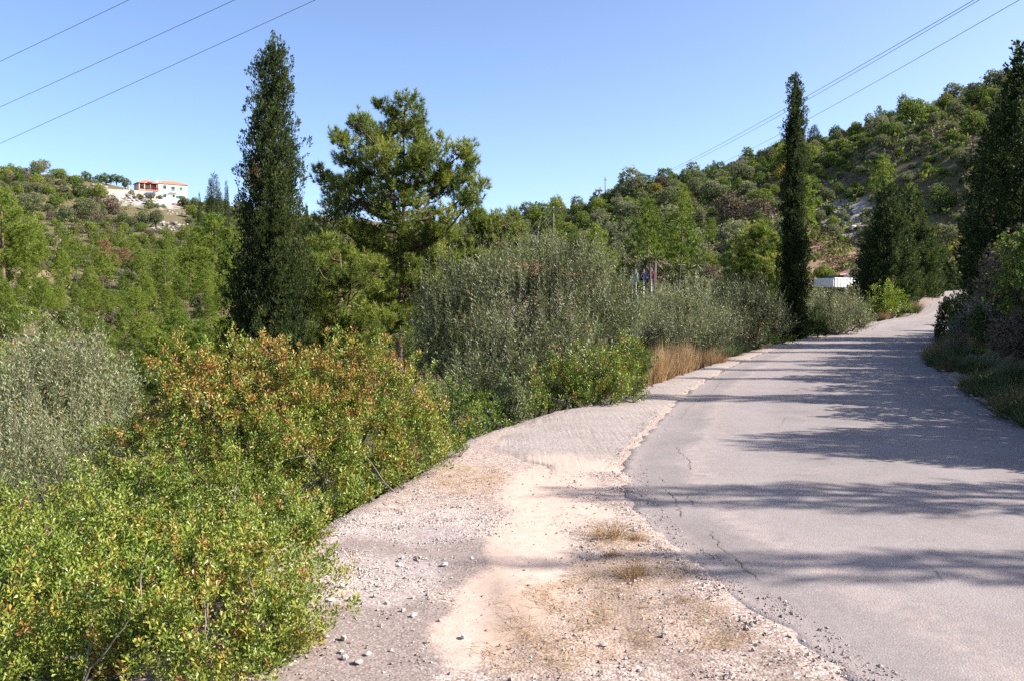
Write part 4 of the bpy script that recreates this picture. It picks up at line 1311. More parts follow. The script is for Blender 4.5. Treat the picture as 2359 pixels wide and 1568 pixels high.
def far_tree(name, label, cat, group, x, y, me, trunk, sc_, mat=None, rng=RNG, squash=1.0):
    o = empty(name, (x, y, hz(x, y) - .05), label, cat, group, rng.uniform(0, 6.28))
    o.scale = (sc_, sc_, sc_ * squash)
    c = link('crown', me, o); c['kind'] = 'stuff'
    if mat is not None:
        c.material_slots[0].link = 'OBJECT'
        c.material_slots[0].material = mat
    link('trunk', trunk, o)
    return o


# keep clear: house terrace, rock, road
def blocked(x, y):
    for u, v, d, r in ROCKZ + EARTHZ:
        p = at(u, v, d)
        if (p[0] - x) ** 2 + (p[1] - y) ** 2 < (r * (.85 if d > 300 else .6)) ** 2: return True
    if xV(y) - 2.0 < x < xR(y) + 1.5 and y < 118: return True
    u = CX + x / y * F
    if y > 270 and 240 < u < 432:
        v = HOR - (hz(x, y) - EYE) / y * F
        if v < 478 + (u - 240) * .33: return True
    h0 = at(365, 455, 388)
    if -32 < x - h0[0] < 14 and -24 < y - h0[1] < 16: return True
    return False


def pick_zone(rng, u0, u1, d0, d1):
    d = math.sqrt(rng.uniform(d0 * d0, d1 * d1))
    return stand(rng.uniform(u0, u1), d), d


rng = np.random.default_rng(77)
KINDS = {
    'oak': ('oak_shrub', 'shrub', M_FAROAK), 'evergreen': ('evergreen_shrub', 'shrub', M_FAROAK), 'green': ('mastic_bush', 'shrub', M_FARGREEN), 'olive': ('wild_olive', 'olive tree', M_FAROLIVE), 'grey': ('grey_shrub', 'shrub', M_FAROLIVE), 'broom': ('broom_shrub', 'shrub', M_FARYEL), 'heath': ('heath_shrub', 'shrub', M_FARBROWN)}  # some scrub oaks and wild olives go under a second name
WORD = {'grey': 'grey leaved scrub', 'evergreen': 'deep green arbutus', 'oak': 'dark scrub oak', 'green': 'light green mastic', 'olive': 'grey wild olive', 'broom': 'yellowish broom', 'heath': 'dry brown heath'}


def put_bush(kind, x, y, where, s, mid=False):
    if kind == 'olive' and rng.uniform() < .45: kind = 'grey'  # part of the wild olives, named as grey scrub
    nm, cat, mat = KINDS[kind]
    size = 'big' if s > 1.2 else 'small'
    me = (BUSH_MID if mid else (BUSH_TREE + BUSH[:2] if kind == 'olive' else BUSH))
    far_tree(nm, f'{size} {WORD[kind]} {where}', cat, f'{size} {kind} bushes {where}', x, y, me[rng.integers(len(me))], T_BUSH, s, mat, rng, rng.uniform(.75, 1.05))


# --- salient trees that can be told apart
def one_cypress(u, vtop, d, w, label):
    x = stand(u, d); z = hz(x, d); H = at(u, vtop, d)[2] - z
    o = empty('cypress_tree', (x, d, z), label, 'cypress', None, rng.uniform(0, 6))
    o.scale = (w, w, H / 9)
    link('crown', CYP_FAR[rng.integers(2)], o)['kind'] = 'stuff'
    link('trunk', T_CYP, o)
    placed.append((x, d, 4))


one_cypress(497, 408, 262, 2.6, 'dark far cypress right of the house, widest of the ridge cypresses')
one_cypress(526, 424, 275, .95, 'slim far cypress next to the broad near cypress')
one_cypress(464, 452, 240, .75, 'thin far cypress rising above the pines below the house')
one_cypress(518, 520, 225, .8, 'low slim cypress half hidden by the broad cypress')
one_cypress(708, 474, 220, .8, 'slim far cypress between broad cypress and open pine')
one_cypress(1868, 290, 196, 1.25, 'lone stubby dark cypress on the right ridge line')


def one_pine(u, vtop, d, label, wide=1.0, mid=False, mat=None, tint=None):
    x = stand(u, d); z = hz(x, d); H = at(u, vtop, d)[2] - z
    me = (PINE_MID if mid else PINE_FAR)[rng.integers(3)]
    o = empty('pine_tree', (x, d, z), label, 'pine tree', None, rng.uniform(0, 6))
    o.scale = (H / 6.5 * wide, H / 6.5 * wide, H / 6.5)
    c = link('crown', me, o); c['kind'] = 'stuff'
    if mat is not None:
        c.material_slots[0].link = 'OBJECT'; c.material_slots[0].material = mat
    link('trunk', T_PINE, o)
    placed.append((x, d, 4.5))


one_pine(10, 440, 165, 'tall pine at the left edge of the picture halfway up the hill', 1.2, True)
one_pine(62, 520, 170, 'pine beside the tall one at the left edge', 1.2, True)
one_pine(492, 500, 170, 'large pine just left of the broad near cypress', 1.25, True)
one_pine(440, 570, 165, 'dark pine leaning against the large one near the cypress', 1.2, True)
one_pine(520, 590, 140, 'bushy pine tucked against the broad cypress trunk', 1.2, True)
one_pine(2015, 246, 190, 'pointed pine breaking the right ridge line', .9)
one_pine(1640, 372, 205, 'tiny pine on the skyline left of the thin cypress', .7)
one_pine(1105, 488, 150, 'small dark pine between open pine and the pole', .8)
one_pine(715, 510, 90, 'dark pine showing behind the open pine', 1.2, True, M_DARKFIR)
one_pine(760, 525, 95, 'second dark pine behind the left limbs of the open pine', 1.2, True, M_DARKFIR)
one_pine(700, 640, 60, 'green pine low behind the broad cypress', 1.2, True)
one_pine(880, 640, 62, 'green pine low behind the trunk of the open pine', 1.2, True)
one_pine(960, 620, 66, 'green pine filling the gap right of the open pine trunk', 1.25, True)
for u_, v_, d_, lab_ in [(330, 735, 75, 'small pine low in the valley just right of the left olive'), (405, 725, 72, 'small pine in the valley below the reddish dead pine'), (460, 745, 68, 'small pine in the valley left of the broad cypress foot'), (375, 775, 60, 'lowest small pine between left olive and orange shrub'), (505, 740, 64, 'small pine half behind the foot of the broad cypress')]:
    one_pine(u_, v_, d_, lab_, 1.25, True)
one_pine(1540, 400, 210, 'small pale pine near where the wires meet the ridge', .8)
for u, v, d, lab in [(290, 575, 205, 'reddish dead pine in the middle of the left hillside'), (246, 556, 215, 'smaller reddish dead shrub above the dead pine')]:
    x = stand(u, d)
    o = empty('dead_pine', (x, d, hz(x, d)), lab, 'dead tree')
    o.scale = (1.3, 1.3, (at(u, v, d)[2] - hz(x, d)) / 4.5)
    link('crown', PINE_DEAD[0], o)['kind'] = 'stuff'; link('trunk', T_PINE, o).scale = (1, 1, .6)
    placed.append((x, d, 4))
x = stand(2073, 188)
o = far_tree('oak_tree', 'small airy tree standing alone on the right ridge', 'tree', None, x, 188, BUSH_TREE[1], T_BUSH, 1.0, M_FAROLIVE, rng, 1.5)
placed.append((x, 188, 4))

# --- left hillside
n_p = 0
for _ in range(9000):
    x, y = pick_zone(rng, -70, 640, 62, 300)
    u = CX + x / y * F
    pine_p = np.interp(y, [60, 90, 190, 250, 300], [.7, .7, .62, .36, .04])
    if blocked(x, y): continue
    if u > 545 and y < 140: continue
    if rng.uniform() < pine_p:
        s = rng.uniform(.5, 1.25) * np.interp(y, [60, 110, 160], [.5, .72, 1.0])
        if n_p >= 290 or not free(x, y, 5.5 * s + .5, 6.5 * s): continue
        n_p += 1
        where = 'low in the valley' if y < 105 else ('on the lower left hill' if y < 160 else ('halfway up the left hill' if y < 225 else 'high on the left hill'))
        where += ', near the left edge' if u < 150 else (', below the patio' if u < 330 else ', towards the broad cypress')
        size = 'tall' if s > 1.05 else 'short'
        me = (PINE_MID if y < 150 else PINE_FAR)
        o = far_tree('pine_tree', f'{size} young pine {where}', 'pine tree', f'{size} young pines {where}', x, y, me[rng.integers(len(me))], T_PINE, s, None, rng, rng.uniform(.85, 1.1))
    else:
        s = rng.uniform(.5, 1.3)
        if not free(x, y, 4.4 * s + .3, 3 * s): continue
        put_bush(rng.choice(['oak', 'green', 'olive', 'heath'], p=[.3, .25, .2, .25]), x, y, ('between the low pines' if y < 150 else 'between the upper pines') + (', near the left edge' if u < 200 else ', below the house' if u < 400 else ', towards the broad cypress'), s)
for _ in range(3500):
    x, y = pick_zone(rng, -70, 640, 250, 402)
    u = CX + x / y * F
    if blocked(x, y): continue
    s = rng.uniform(.7, 1.9) * np.interp(u, [250, 420], [1.15, .8])
    if not free(x, y, 3.7 * s, 3 * s): continue
    where = 'on the upper left hill left of the house' if u < 330 else ('on the ridge right of the house' if u > 420 else 'on the slope below the house')
    put_bush(rng.choice(['evergreen', 'green', 'olive', 'heath'], p=[.28, .2, .40, .12]), x, y, where, s)
# --- low middle, seen through the open pine
for _ in range(900):
    x, y = pick_zone(rng, 640, 1200, 150, 330)
    s = rng.uniform(.8, 1.4)
    if blocked(x, y) or not free(x, y, 6.0 * s, 3 * s): continue
    put_bush(rng.choice(['oak', 'olive']), x, y, 'on the low ridge' + (', left of open pine' if x / y * F < -267 else ', right of open pine'), s)
# --- right hillside
for _ in range(9000):
    x, y = pick_zone(rng, 1170, 2330, 98, 232)
    u = CX + x / y * F
    if blocked(x, y): continue
    # wooded towards the left, open scrub with small bushes towards the right
    openness = np.interp(u, [1500, 1900], [0, 1])
    s = rng.uniform(.7, 1.9) * (1 - .2 * openness) if rng.uniform() > .35 * openness else rng.uniform(.4, .7)
    if not free(x, y, (3.3 + .3 * openness) * s + .25, 3 * s): continue
    if rng.uniform() < .02 and y < 170:
        far_tree('pine_tree', 'small light green pine on the right hillside', 'pine tree', 'small pines on the right hillside', x, y, PINE_FAR[rng.integers(5)], T_PINE, .75 * s + .2, None, rng)
        continue
    where = ('on the right ridge' if y > 196 else 'on the upper right hill' if y > 160 else 'halfway up the right hill' if y > 128 else 'low on the right hill')
    where += ', left of cypress' if u < 1820 else ', right of cypress'
    put_bush(rng.choice(['oak', 'green', 'olive', 'broom', 'heath'], p=[.33, .19, .39, .03, .06]), x, y, where, s)
for u, d, sx, vt, lab in [(1497, 48, 1.1, 652, 'dark rounded bush right in front of the flagpoles'), (1556, 50, 1.2, 648, 'dark rounded bush beside the one at the flagpoles'), (1610, 56, 1.3, 596, 'grey olive between the yuccas and the young pine')]:
    x = stand(u, d); zt = at(u, vt, d)[2] - hz(x, d)
    o = far_tree('wild_olive' if u > 1600 else 'evergreen_shrub', lab, 'shrub', None, x, d, BUSH_MID[int(u) % 4], T_BUSH, sx, M_FAROLIVE if u > 1600 else M_FAROAK, rng, zt / 3.2 / sx)
    placed.append((x, d, 2.5))
# --- hollow between road and right hill
for _ in range(900):
    x, y = pick_zone(rng, 1390, 2040, 46, 98)
    u = CX + x / y * F
    if blocked(x, y) or (u > 1850 and y > 60): continue
    s = rng.uniform(.55, .95)
    if not free(x, y, 3.2 * s, 3 * s): continue
    put_bush(rng.choice(['evergreen', 'olive'], p=[.6, .4]), x, y, 'in the hollow behind the roadside olives' + (', nearer' if y < 70 else ', farther'), s, True)
# --- wood behind the dark conifers at the right edge
for _ in range(200):
    x, y = pick_zone(rng, 2130, 2420, 40, 98)
    if blocked(x, y): continue
    s = rng.uniform(.8, 1.4)
    if not free(x, y, 4 * s, 3 * s): continue
    put_bush('evergreen', x, y, 'in the shade behind the right roadside', s, True)


def low_growth(name, label, cat, n, mats, seed, tm, size, zones, tint=.5):
    r = np.random.default_rng(seed)
    P = []
    for (u0, u1, d0, d1, k) in zones:
        m = int(n * k)
        d = np.sqrt(r.uniform(d0 ** 2, d1 ** 2, m)); u = r.uniform(u0, u1, m)
        P.append(np.stack([(u - CX) / F * d, d], -1))
    P = np.concatenate(P)
    clump = Wob(seed, 5, 12, 2)(P) + .6 * Wob(seed + 1, 1.7, 12, 2)(P)
    P, clump = P[clump > -.45], clump[clump > -.45]
    ok = ~((P[:, 0] > xV(P[:, 1]) - .3) & (P[:, 0] < xR(P[:, 1]) + .4) & (P[:, 1] < 118))
    for u_, v_, d_, r_ in ROCKZ + EARTHZ:
        p_ = at(u_, v_, d_)
        ok &= ((P[:, 0] - p_[0]) ** 2 + (P[:, 1] - p_[1]) ** 2 > (r_ * r.uniform(.35, .95, len(P))) ** 2) | (d_ < 250)
    P, clump = P[ok], clump[ok]
    Z = ground_of(P)
    uu, vv = CX + P[:, 0] / P[:, 1] * F, HOR - (Z - EYE) / P[:, 1] * F
    ok = ~((P[:, 1] > 270) & (uu > 240) & (uu < 432) & (vv < 470 + (uu - 240) * .33 - r.uniform(0, 25, len(P))))
    P, clump, Z = P[ok], clump[ok], Z[ok]
    Q = scatter(tm, np.column_stack([P, Z + .04 * size]), np.tile([0, 0, 1.0], (len(P), 1)) + r.normal(0, .3, (len(P), 3)), size * r.uniform(.5, 1.4, len(P)), tint + .15 * clump + r.normal(0, .12, len(P)), r, .1)
    o = link(name, leaf_mesh(name, [Q], mats))
    return tag(o, label, cat, kind='stuff')


HZ = [(-80, 640, 70, 402, .40), (640, 1200, 70, 300, .06), (1170, 2380, 92, 235, .54)]
low_growth('heath_undergrowth', 'low brown heath covering the slopes between the bushes', 'undergrowth', 17000, M_FARBROWN, 801, TCARD, 2.1, HZ)
low_growth('green_undergrowth', 'low green scrub covering the slopes between the bushes', 'undergrowth', 20000, M_FARGREEN, 803, TCARD, 3.1, HZ)
low_growth('dry_hill_grass', 'dry tan grass on the slope behind the truck', 'grass', 5000, M_STRAW, 805, TCARDS, 1.8, [(1840, 2060, 98, 130, .55), (1400, 2380, 92, 200, .45)], .4)
low_growth('valley_undergrowth', 'low green growth on the bank below the lay-by', 'undergrowth', 6500, M_WEED, 807, TCARDS, 1.3, [(-700, 1500, 3, 24, .35), (-100, 1900, 20, 70, .65)], .5)


# ------------------------------------------------------------------ rocks
def rock_unit(seed):
    r = np.random.default_rng(seed)
    t = (1 + 5 ** .5) / 2
    V = unit(np.array([[-1,t,0],[1,t,0],[-1,-t,0],[1,-t,0],[0,-1,t],[0,1,t],[0,-1,-t],[0,1,-t],[t,0,-1],[t,0,1],[-t,0,-1],[-t,0,1]], float))
    Fc = np.array([[0,11,5],[0,5,1],[0,1,7],[0,7,10],[0,10,11],[1,5,9],[5,11,4],[11,10,2],[10,7,6],[7,1,8],[3,9,4],[3,4,2],[3,2,6],[3,6,8],[3,8,9],[4,9,5],[2,4,11],[6,2,10],[8,6,7],[9,8,1]])
    V = V * r.uniform(.62, 1.2, (12, 1)) * np.array([1.15, .9, .68])
    return V, Fc


def chip_unit(seed):
    r = np.random.default_rng(seed)
    V = np.array([[1, 0, 0], [0, 1, 0], [-1, 0, 0], [0, -1, 0], [0, 0, 1], [0, 0, -1]], float) * r.uniform(.6, 1.25, (6, 1)) + r.normal(0, .15, (6, 3))
    Fc = np.array([[0, 1, 4], [1, 2, 4], [2, 3, 4], [3, 0, 4], [1, 0, 5], [2, 1, 5], [3, 2, 5], [0, 3, 5]])
    return V * [1.2, .95, .75], Fc


def stone_field(name, P, S, T, mat, seed, label, cat, unit_fn=None):
    r = np.random.default_rng(seed)
    U = [(unit_fn or rock_unit)(seed + i) for i in range(8)]
    nv = len(U[0][0])
    pick = r.integers(0, 8, len(P))
    VV, FF, TT, n = [], [], [], 0
    a = r.uniform(0, 6.28, len(P))
    for k, (V, Fc) in enumerate(U):
        m = pick == k
        c, s = np.cos(a[m]), np.sin(a[m])
        R = np.stack([np.stack([c, -s, 0 * c], -1), np.stack([s, c, 0 * c], -1), np.stack([0 * c, 0 * c, 1 + 0 * c], -1)], 1)
        q = np.einsum('nij,lj->nli', R, V) * S[m][:, None, None] + P[m][:, None]
        VV.append(q.reshape(-1, 3)); TT.append(np.repeat(T[m], nv))
        FF.append((Fc[None] + nv * np.arange(m.sum())[:, None, None]).reshape(-1, 3) + n); n += nv * m.sum()
    o = link(name, raw_mesh(name, np.concatenate(VV), [np.concatenate(FF)], {'tint': np.concatenate(TT)}, [mat]))
    return tag(o, label, cat, kind='stuff')


M_STONE = leaf_mat('limestone_chip', [(0, (.17, .135, .12)), (.35, (.32, .255, .225)), (.7, (.50, .43, .395)), (1, (.72, .67, .635))], 0, .85, .15)
M_ROCK = leaf_mat('grey_limestone', [(0, (.17, .15, .145)), (.5, (.34, .31, .30)), (1, (.55, .51, .49))], 0, .9, .1)
r = np.random.default_rng(900)
N_ = 20000
P = []
while sum(map(len, P)) < N_:
    y = 3.0 + 9.5 * r.uniform(0, 1, 8000) ** 1.7
    lo, hi = xV(y) - .3, xL(y) + .25
    x = lo + (hi - lo) * r.uniform(0, 1, 8000)
    k = .32 + .75 * np.clip(blob(x, y, WHITEG), 0, 1) - .26 * np.clip(blob(x, y, DUST), 0, 1) - .16 * np.clip(blob(x, y, DARK), 0, 1) + .25 * sstep(.8, -.05, np.abs(x - xL(y) + .1))
    on_apron = (y > 8.3) & (x > xV(y) + .1)
    k = np.where(on_apron, .03 + .3 * sstep(.18, .0, np.abs(x - xL(y) + .05)), k)
    k *= .6 + .5 * Wob(901, .5, 12, 2)(np.stack([x, y], -1))
    ok = r.uniform(0, 1, 8000) < k
    P.append(np.stack([x[ok], y[ok]], -1))
P = np.concatenate(P)[:N_]
S = .0030 + .0024 * r.exponential(1, N_); S = np.minimum(S, .014)
T = .42 + .22 * r.normal(size=N_) + .12 * blob(P[:, 0], P[:, 1], WHITEG)
z = np.where(P[:, 0] > xL(P[:, 1]), road_z(P[:, 0], P[:, 1]), ground_of(P))
on_apron = (P[:, 1] > 8.3) & (P[:, 0] > xV(P[:, 1]) + .1)
z = np.where(on_apron & (P[:, 0] < xL(P[:, 1])), zroad(P[:, 1]) + .014, z)
stone_field('gravel', np.column_stack([P, z + S * .25]), S, np.clip(T, 0, 1), M_STONE, 910, 'pale loose gravel strewn over the lay-by', 'gravel', chip_unit)
# right roadside chips
y = r.uniform(8, 34, 900); x = xR(y) + r.normal(.1, .25, 900)
S = .008 + .012 * r.exponential(1, 900); S = np.minimum(S, .05)
stone_field('roadside_chips', np.column_stack([x, y, height(x, y) + S * .3 + .02 * (x < xR(y))]), S, r.uniform(.1, .7, 900), M_ROCK, 920, 'stone chips along the shaded right edge of the road', 'gravel')
# boulders of the bare slopes
PB, SB = [], []
for u, v, d, rad in ROCKZ:
    c = at(u, v, d)
    m = int(15 * (rad / 6))
    q = c[:2] + r.normal(0, rad * .5, (m, 2)); PB.append(q); SB.append(r.uniform(.25, .9, m) * (1.3 if d > 250 else .8))
PB, SB = np.concatenate(PB), np.concatenate(SB)
stone_field('slope_boulders', np.column_stack([PB, ground_of(PB) + SB * .15]), SB, r.uniform(.1, .7, len(PB)), M_ROCK, 930, 'pale limestone boulders scattered over bare patches of the slopes', 'rocks')

LOOSE = [(784, 1484, .021), (779, 1512, .013), (786, 1526, .021), (818, 1535, .024), (841, 1516, .016), (886, 1397, .020), (925, 1418, .016), (948, 1432, .020), (801, 1392, .018), (815, 1385, .015),
         (784, 1361, .018), (859, 1382, .018), (947, 1385, .013), (919, 1308, .020), (923, 1291, .016), (964, 1294, .018), (1021, 1310, .022), (1065, 1480, .018), (1395, 1495, .020), (1085, 1290, .014), (755, 1395, .02), (1010, 1440, .012)]
for i, (u, v, s) in enumerate(LOOSE):
    g = ground_px(u, v)
    V, Fc = rock_unit(950 + i)
    o = link('loose_stone', raw_mesh('loose_stone', V * s, [Fc], {'tint': np.full(12, .9 if i % 3 else .6)}, [M_STONE]), None, (g[0], g[1], hz(*g) + s * .5), float(r.uniform(0, 6)))
    tag(o, 'thumb sized pale stone lying loose on the dark lay-by surface', 'stone', 'loose stones on the lay-by')
# boulder in the right bank
V, Fc = rock_unit(980)
x = 18.9
g = (stand(2350, 21), 21.0)
o = link('boulder', raw_mesh('boulder', V * [.55, .5, .7], [Fc], {'tint': np.full(12, .55)}, [M_ROCK]), None, (g[0] + .1, g[1], hz(*g) + .35))
tag(o, 'pale limestone boulder in the shaded bank at the right edge', 'boulder')


# ------------------------------------------------------------------ dry grass, tufts, right bank shrubs
def tuft_mesh(seed, n, h, spread, w, R, mat=M_STRAW, tint=.5):
    rr_ = np.random.default_rng(seed)
    t = tset(T_blade, 3, seed, n=10, h=h, spread=spread, w=w)
    m = n // 10
    a = rr_.uniform(0, 6.28, m); q = R * rr_.uniform(0, 1, m) ** .6
    P = np.stack([np.cos(a) * q, np.sin(a) * q, np.zeros(m)], -1)
    D = np.stack([np.cos(a) * q / R * spread, np.sin(a) * q / R * spread, np.ones(m)], -1)
    return leaf_mesh('grass_tuft', [scatter(t, P, D, rr_.uniform(.6, 1.15, m), tint + rr_.normal(0, .15, m), rr_, .15)], mat)


TALL = [tuft_mesh(1000 + i, 220, .75, .28, .010, .16) for i in range(3)]
LOW = [tuft_mesh(1010 + i, 320, .15, 1.1, .0032, .085, tint=.32) for i in range(3)]
BALL = [tuft_mesh(1020 + i, 700, .50, .75, .009, .28, tint=.38) for i in range(2)]
BALLG = [tuft_mesh(1030 + i, 600, .45, .85, .014, .25, M_WEED, .38) for i in range(2)]


def put_tuft(me, u, v_or_none, d, label, group, sc_, name='grass_tuft', x=None, cat='grass tuft'):
    x = stand(u, d) if x is None else x
    o = link(name, me, None, (x, d, hz(x, d) - .01), float(r.uniform(0, 6)), sc_)
    return tag(o, label, cat, group)


for i in range(24):
    u = r.uniform(1478, 1590); d = np.interp(u, [1478, 1590], [17.0, 20.5]) + r.uniform(-.9, 1.0)
    x = min(stand(u, d), float(xV(d)) - .1)
    put_tuft(TALL[i % 3], u, None, d, 'tall tan dry grass at the gravel edge', 'tall dry grass at the gravel edge', r.uniform(.75, 1.25), x=x)
for u, d, s in [(1620, 22.2, 1.0), (1648, 22.8, 1.05), (1635, 22.4, 1.1)]:
    x = min(stand(u, d), float(xV(d)) - .15)
    put_tuft(BALL[0], u, None, d, 'round tan ball of dry grass beside the tall dry grass', 'round dry grass balls', s * 1.05, x=x)
for u, v, s, lab in [(1400, 1242, .95, 'largest dry grass tuft at the edge of the asphalt'), (1462, 1332, .85, 'dry grass tuft nearest the viewer in the long shadow'),
                     (1468, 1248, .55, 'flat brown tuft right of the largest dry tuft'), (1412, 1285, .5, 'smallest dry tuft between two larger ones')]:
    g = ground_px(u, v)
    o = put_tuft(LOW[int(s * 10) % 3], 0, None, g[1], lab, None, s, x=g[0])
# straw litter on the lay-by
n = 3600
Ps = []
while sum(map(len, Ps)) < n:
    y = 3.2 + 6.5 * r.uniform(0, 1, 4000) ** 1.5; x = -1.6 + 3.2 * r.uniform(0, 1, 4000)
    k = blob(x, y, STRAWP) * np.clip(.45 + .6 * Wob(1051, .35, 12, 2)(np.stack([x, y], -1)), 0, 1)
    ok = (r.uniform(0, 1, 4000) < k) & (x < xL(y) + .1)
    Ps.append(np.stack([x[ok], y[ok]], -1))
Ps = np.concatenate(Ps)[:n]
Q = blades(np.column_stack([Ps, ground_of(Ps) + .006]), np.column_stack([r.normal(size=(n, 2)), np.abs(r.normal(0, .18, n))]), r.uniform(.03, .11, n), .0022, r, .1)
tag(link('straw_litter', leaf_mesh('straw_litter', [(Q, r.uniform(.2, .9, n))], M_STRAW)), 'flattened straw lying on the gravel of the lay-by', 'straw', kind='stuff')

M_DEADWOOD = plain_mat('dead_wood', (.20, .165, .155), .9, .1, var=.35, scale=8)


def twig_bush_mesh(seed, R=1.0, n1=9, n2=7, n3=6):
    rr_ = np.random.default_rng(seed)
    s = Solid()
    for i in range(n1):
        a = rr_.uniform(0, 6.28); d = unit(np.array([math.cos(a) * .8, math.sin(a) * .8, rr_.uniform(.5, 1.2)]))
        tip = d * R * rr_.uniform(.6, 1.0)
        P = wiggle(np.zeros(3), tip, 6, .06 * R, rr_); s.tube(P, np.linspace(.016, .006, 6) * R, 4, False)
        for j in range(n2):
            b = P[rr_.integers(2, 6)]; t2 = b + unit(d + rr_.normal(0, .7, 3)) * R * rr_.uniform(.2, .5)
            P2 = wiggle(b, t2, 4, .04 * R, rr_); s.tube(P2, np.linspace(.007, .0035, 4) * R, 3, False)
            for k in range(n3):
                b3 = P2[rr_.integers(1, 4)]
                s.tube(np.array([b3, b3 + unit(d * .5 + rr_.normal(0, .8, 3)) * R * rr_.uniform(.08, .25)]), np.array([.004, .0018]) * R, 3, False)
    return s.mesh('twigs', [M_DEADWOOD])


TW = [twig_bush_mesh(1100 + i) for i in range(3)]
for i, (u, d, s, lab) in enumerate([(2300, 24, 1.3, 'large bare purplish twig shrub on the shaded right bank'), (2345, 19.5, 1.1, 'bare twig shrub at the right edge above the road'),
                                    (2235, 27, .8, 'pale bare twigs at the foot of the right bank'), (2262, 32, 1.2, 'bare branches reaching over the far right bank'),
                                    (2320, 28, 1.4, 'tangled bare shrub higher up the right bank'), (2200, 24, .55, 'small bleached twig shrub beside the road edge')]):
    x = stand(u, d)
    tag(link('bare_shrub', TW[i % 3], None, (x, d, hz(x, d) - .05), float(r.uniform(0, 6)), s), lab, 'shrub')
# single stems and weeds along the right edge
for i in range(70):
    d = 9.5 + 26 * r.uniform() ** 1.2; off = .12 + abs(r.normal(0, .6)); x = float(xR(d)) + off
    g = r.uniform() < .78
    put_tuft((BALLG if g else BALL)[i % 2], 0, None, d, ('green weed clump on the right road edge' if g else 'brown dry grass on the right road edge') + (', nearest stretch' if d < 15 else ', middle stretch' if d < 22 else ', far stretch'),
             'weeds on the right edge' if g else 'dry grass on the right edge', r.uniform(.55, 1.25), 'weed_clump' if g else 'grass_clump', x, 'weed' if g else 'grass tuft')
for i, (u, d, s, kind) in enumerate([(2290, 20, .42, 'oak'), (2340, 24, .55, 'heath'), (2250, 30, .5, 'oak'), (2350, 17, .35, 'heath'), (2330, 32, .7, 'oak'), (2285, 27, .45, 'heath'), (2215, 29, .35, 'olive'), (2385, 21, .5, 'heath'), (2410, 26, .6, 'heath'), (2270, 38, .7, 'oak'), (2230, 42, .6, 'heath'), (2200, 47, .6, 'oak'), (2225, 52, .7, 'heath')]):
    x = stand(u, d)
    x = max(x, float(xR(d)) + .5)
    nm, cat, mat = KINDS[kind]
    far_tree(nm, ['leafy', 'low', 'round', 'ragged', 'dense', 'sparse', 'small', 'dusky', 'tall', 'dim', 'faint', 'far', 'last'][i] + ' ' + WORD[kind] + ' on the shaded right bank of the road', cat, None, x, d, BUSH_MID[i % 4], T_BUSH, s, mat, rng)
for i, (d, off, s) in enumerate([(8.8, 1.6, .62), (10.4, 2.2, .75), (12.0, 1.7, .7), (13.6, 2.4, .8), (15.4, 2.0, .7), (17.2, 2.6, .8), (19.2, 2.2, .75), (21.4, 2.6, .85), (23.8, 2.4, .8), (26.4, 2.6, .85), (29.2, 2.6, .8)]):
    x = float(xR(d)) + off
    dry = d > 18
    far_tree('heath_shrub' if dry else 'oak_shrub', ['first', 'second', 'third', 'fourth', 'fifth', 'sixth', 'seventh', 'eighth', 'ninth', 'tenth', 'eleventh'][i] + ' scrub bush along the right bank counted from the viewer', 'shrub', 'scrub bushes on the right bank', x, d, BUSH_MID[i % 4], T_BUSH, s, M_FARBROWN if dry else M_FAROAK, rng)
for i, (d, off, s) in enumerate([(13, 7.5, .95), (16, 8, 1.0), (19, 7.5, .95), (22, 8, 1.05), (25, 8, 1.0), (28, 7.5, 1.0), (31.5, 8, 1.1), (35, 8, 1.1), (39, 8, 1.1)]):
    x = float(xR(d)) + off
    far_tree('evergreen_shrub', ['first', 'second', 'third', 'fourth', 'fifth', 'sixth', 'seventh', 'eighth', 'ninth'][i] + ' tall arbutus up the right bank counted from the viewer', 'shrub', 'tall arbutus up the right bank', x, d, BUSH_MID[i % 4], T_BUSH, s, M_FAROAK, rng)
# bright spurge and grass on the left edge further up
mastic('spurge_shrub', 'bright yellow green bush at the foot of the dark conifers', px_lobes([(2012, 702, 54, .55), (2040, 695, 54, .7), (2068, 703, 54, .5), (2032, 715, 53.4, .45), (2058, 718, 53.4, .35)]), 34, 121, .5, 0, size=4.2, mat=M_BRIGHT, twigs=.5)
mastic('spurge_shrub', 'low bright green weeds at the foot of the thin cypress', px_lobes([(1800, 790, 31.5, .22), (1825, 788, 32, .22), (1780, 796, 31, .18)]), 90, 122, .5, 0, size=2.4, mat=M_BRIGHT, twigs=.5)
for u, d, s, me, lab in [(2125, 58, 2.0, BALLG[0], 'pale grassy clump right of the bright bush'), (2140, 60, 1.5, BALL[0], 'orange dry grass clump by the far road edge'), (2090, 53, 1.1, BALL[1], 'brown grass clump in front of the bright bush'),
                         (1995, 44, 1.3, BALLG[1], 'grey green clump where the rounded olive ends'), (1690, 25.5, 1.0, BALLG[0], 'pale weed clump in front of the darker olive'), (1715, 27, 1.0, BALLG[1], 'green weed clump below the darker olive')]:
    x = min(stand(u, d), float(xV(d)) - .05)
    put_tuft(me, u, None, d, lab, None, s, 'weed_clump', x, 'weed')
x, d = stand(1490, 22), 22
tag(link('bare_shrub', TW[1], None, (x, d, hz(x, d)), 1.0, 1.0), 'grey bare shrub behind the tall dry grass', 'shrub')

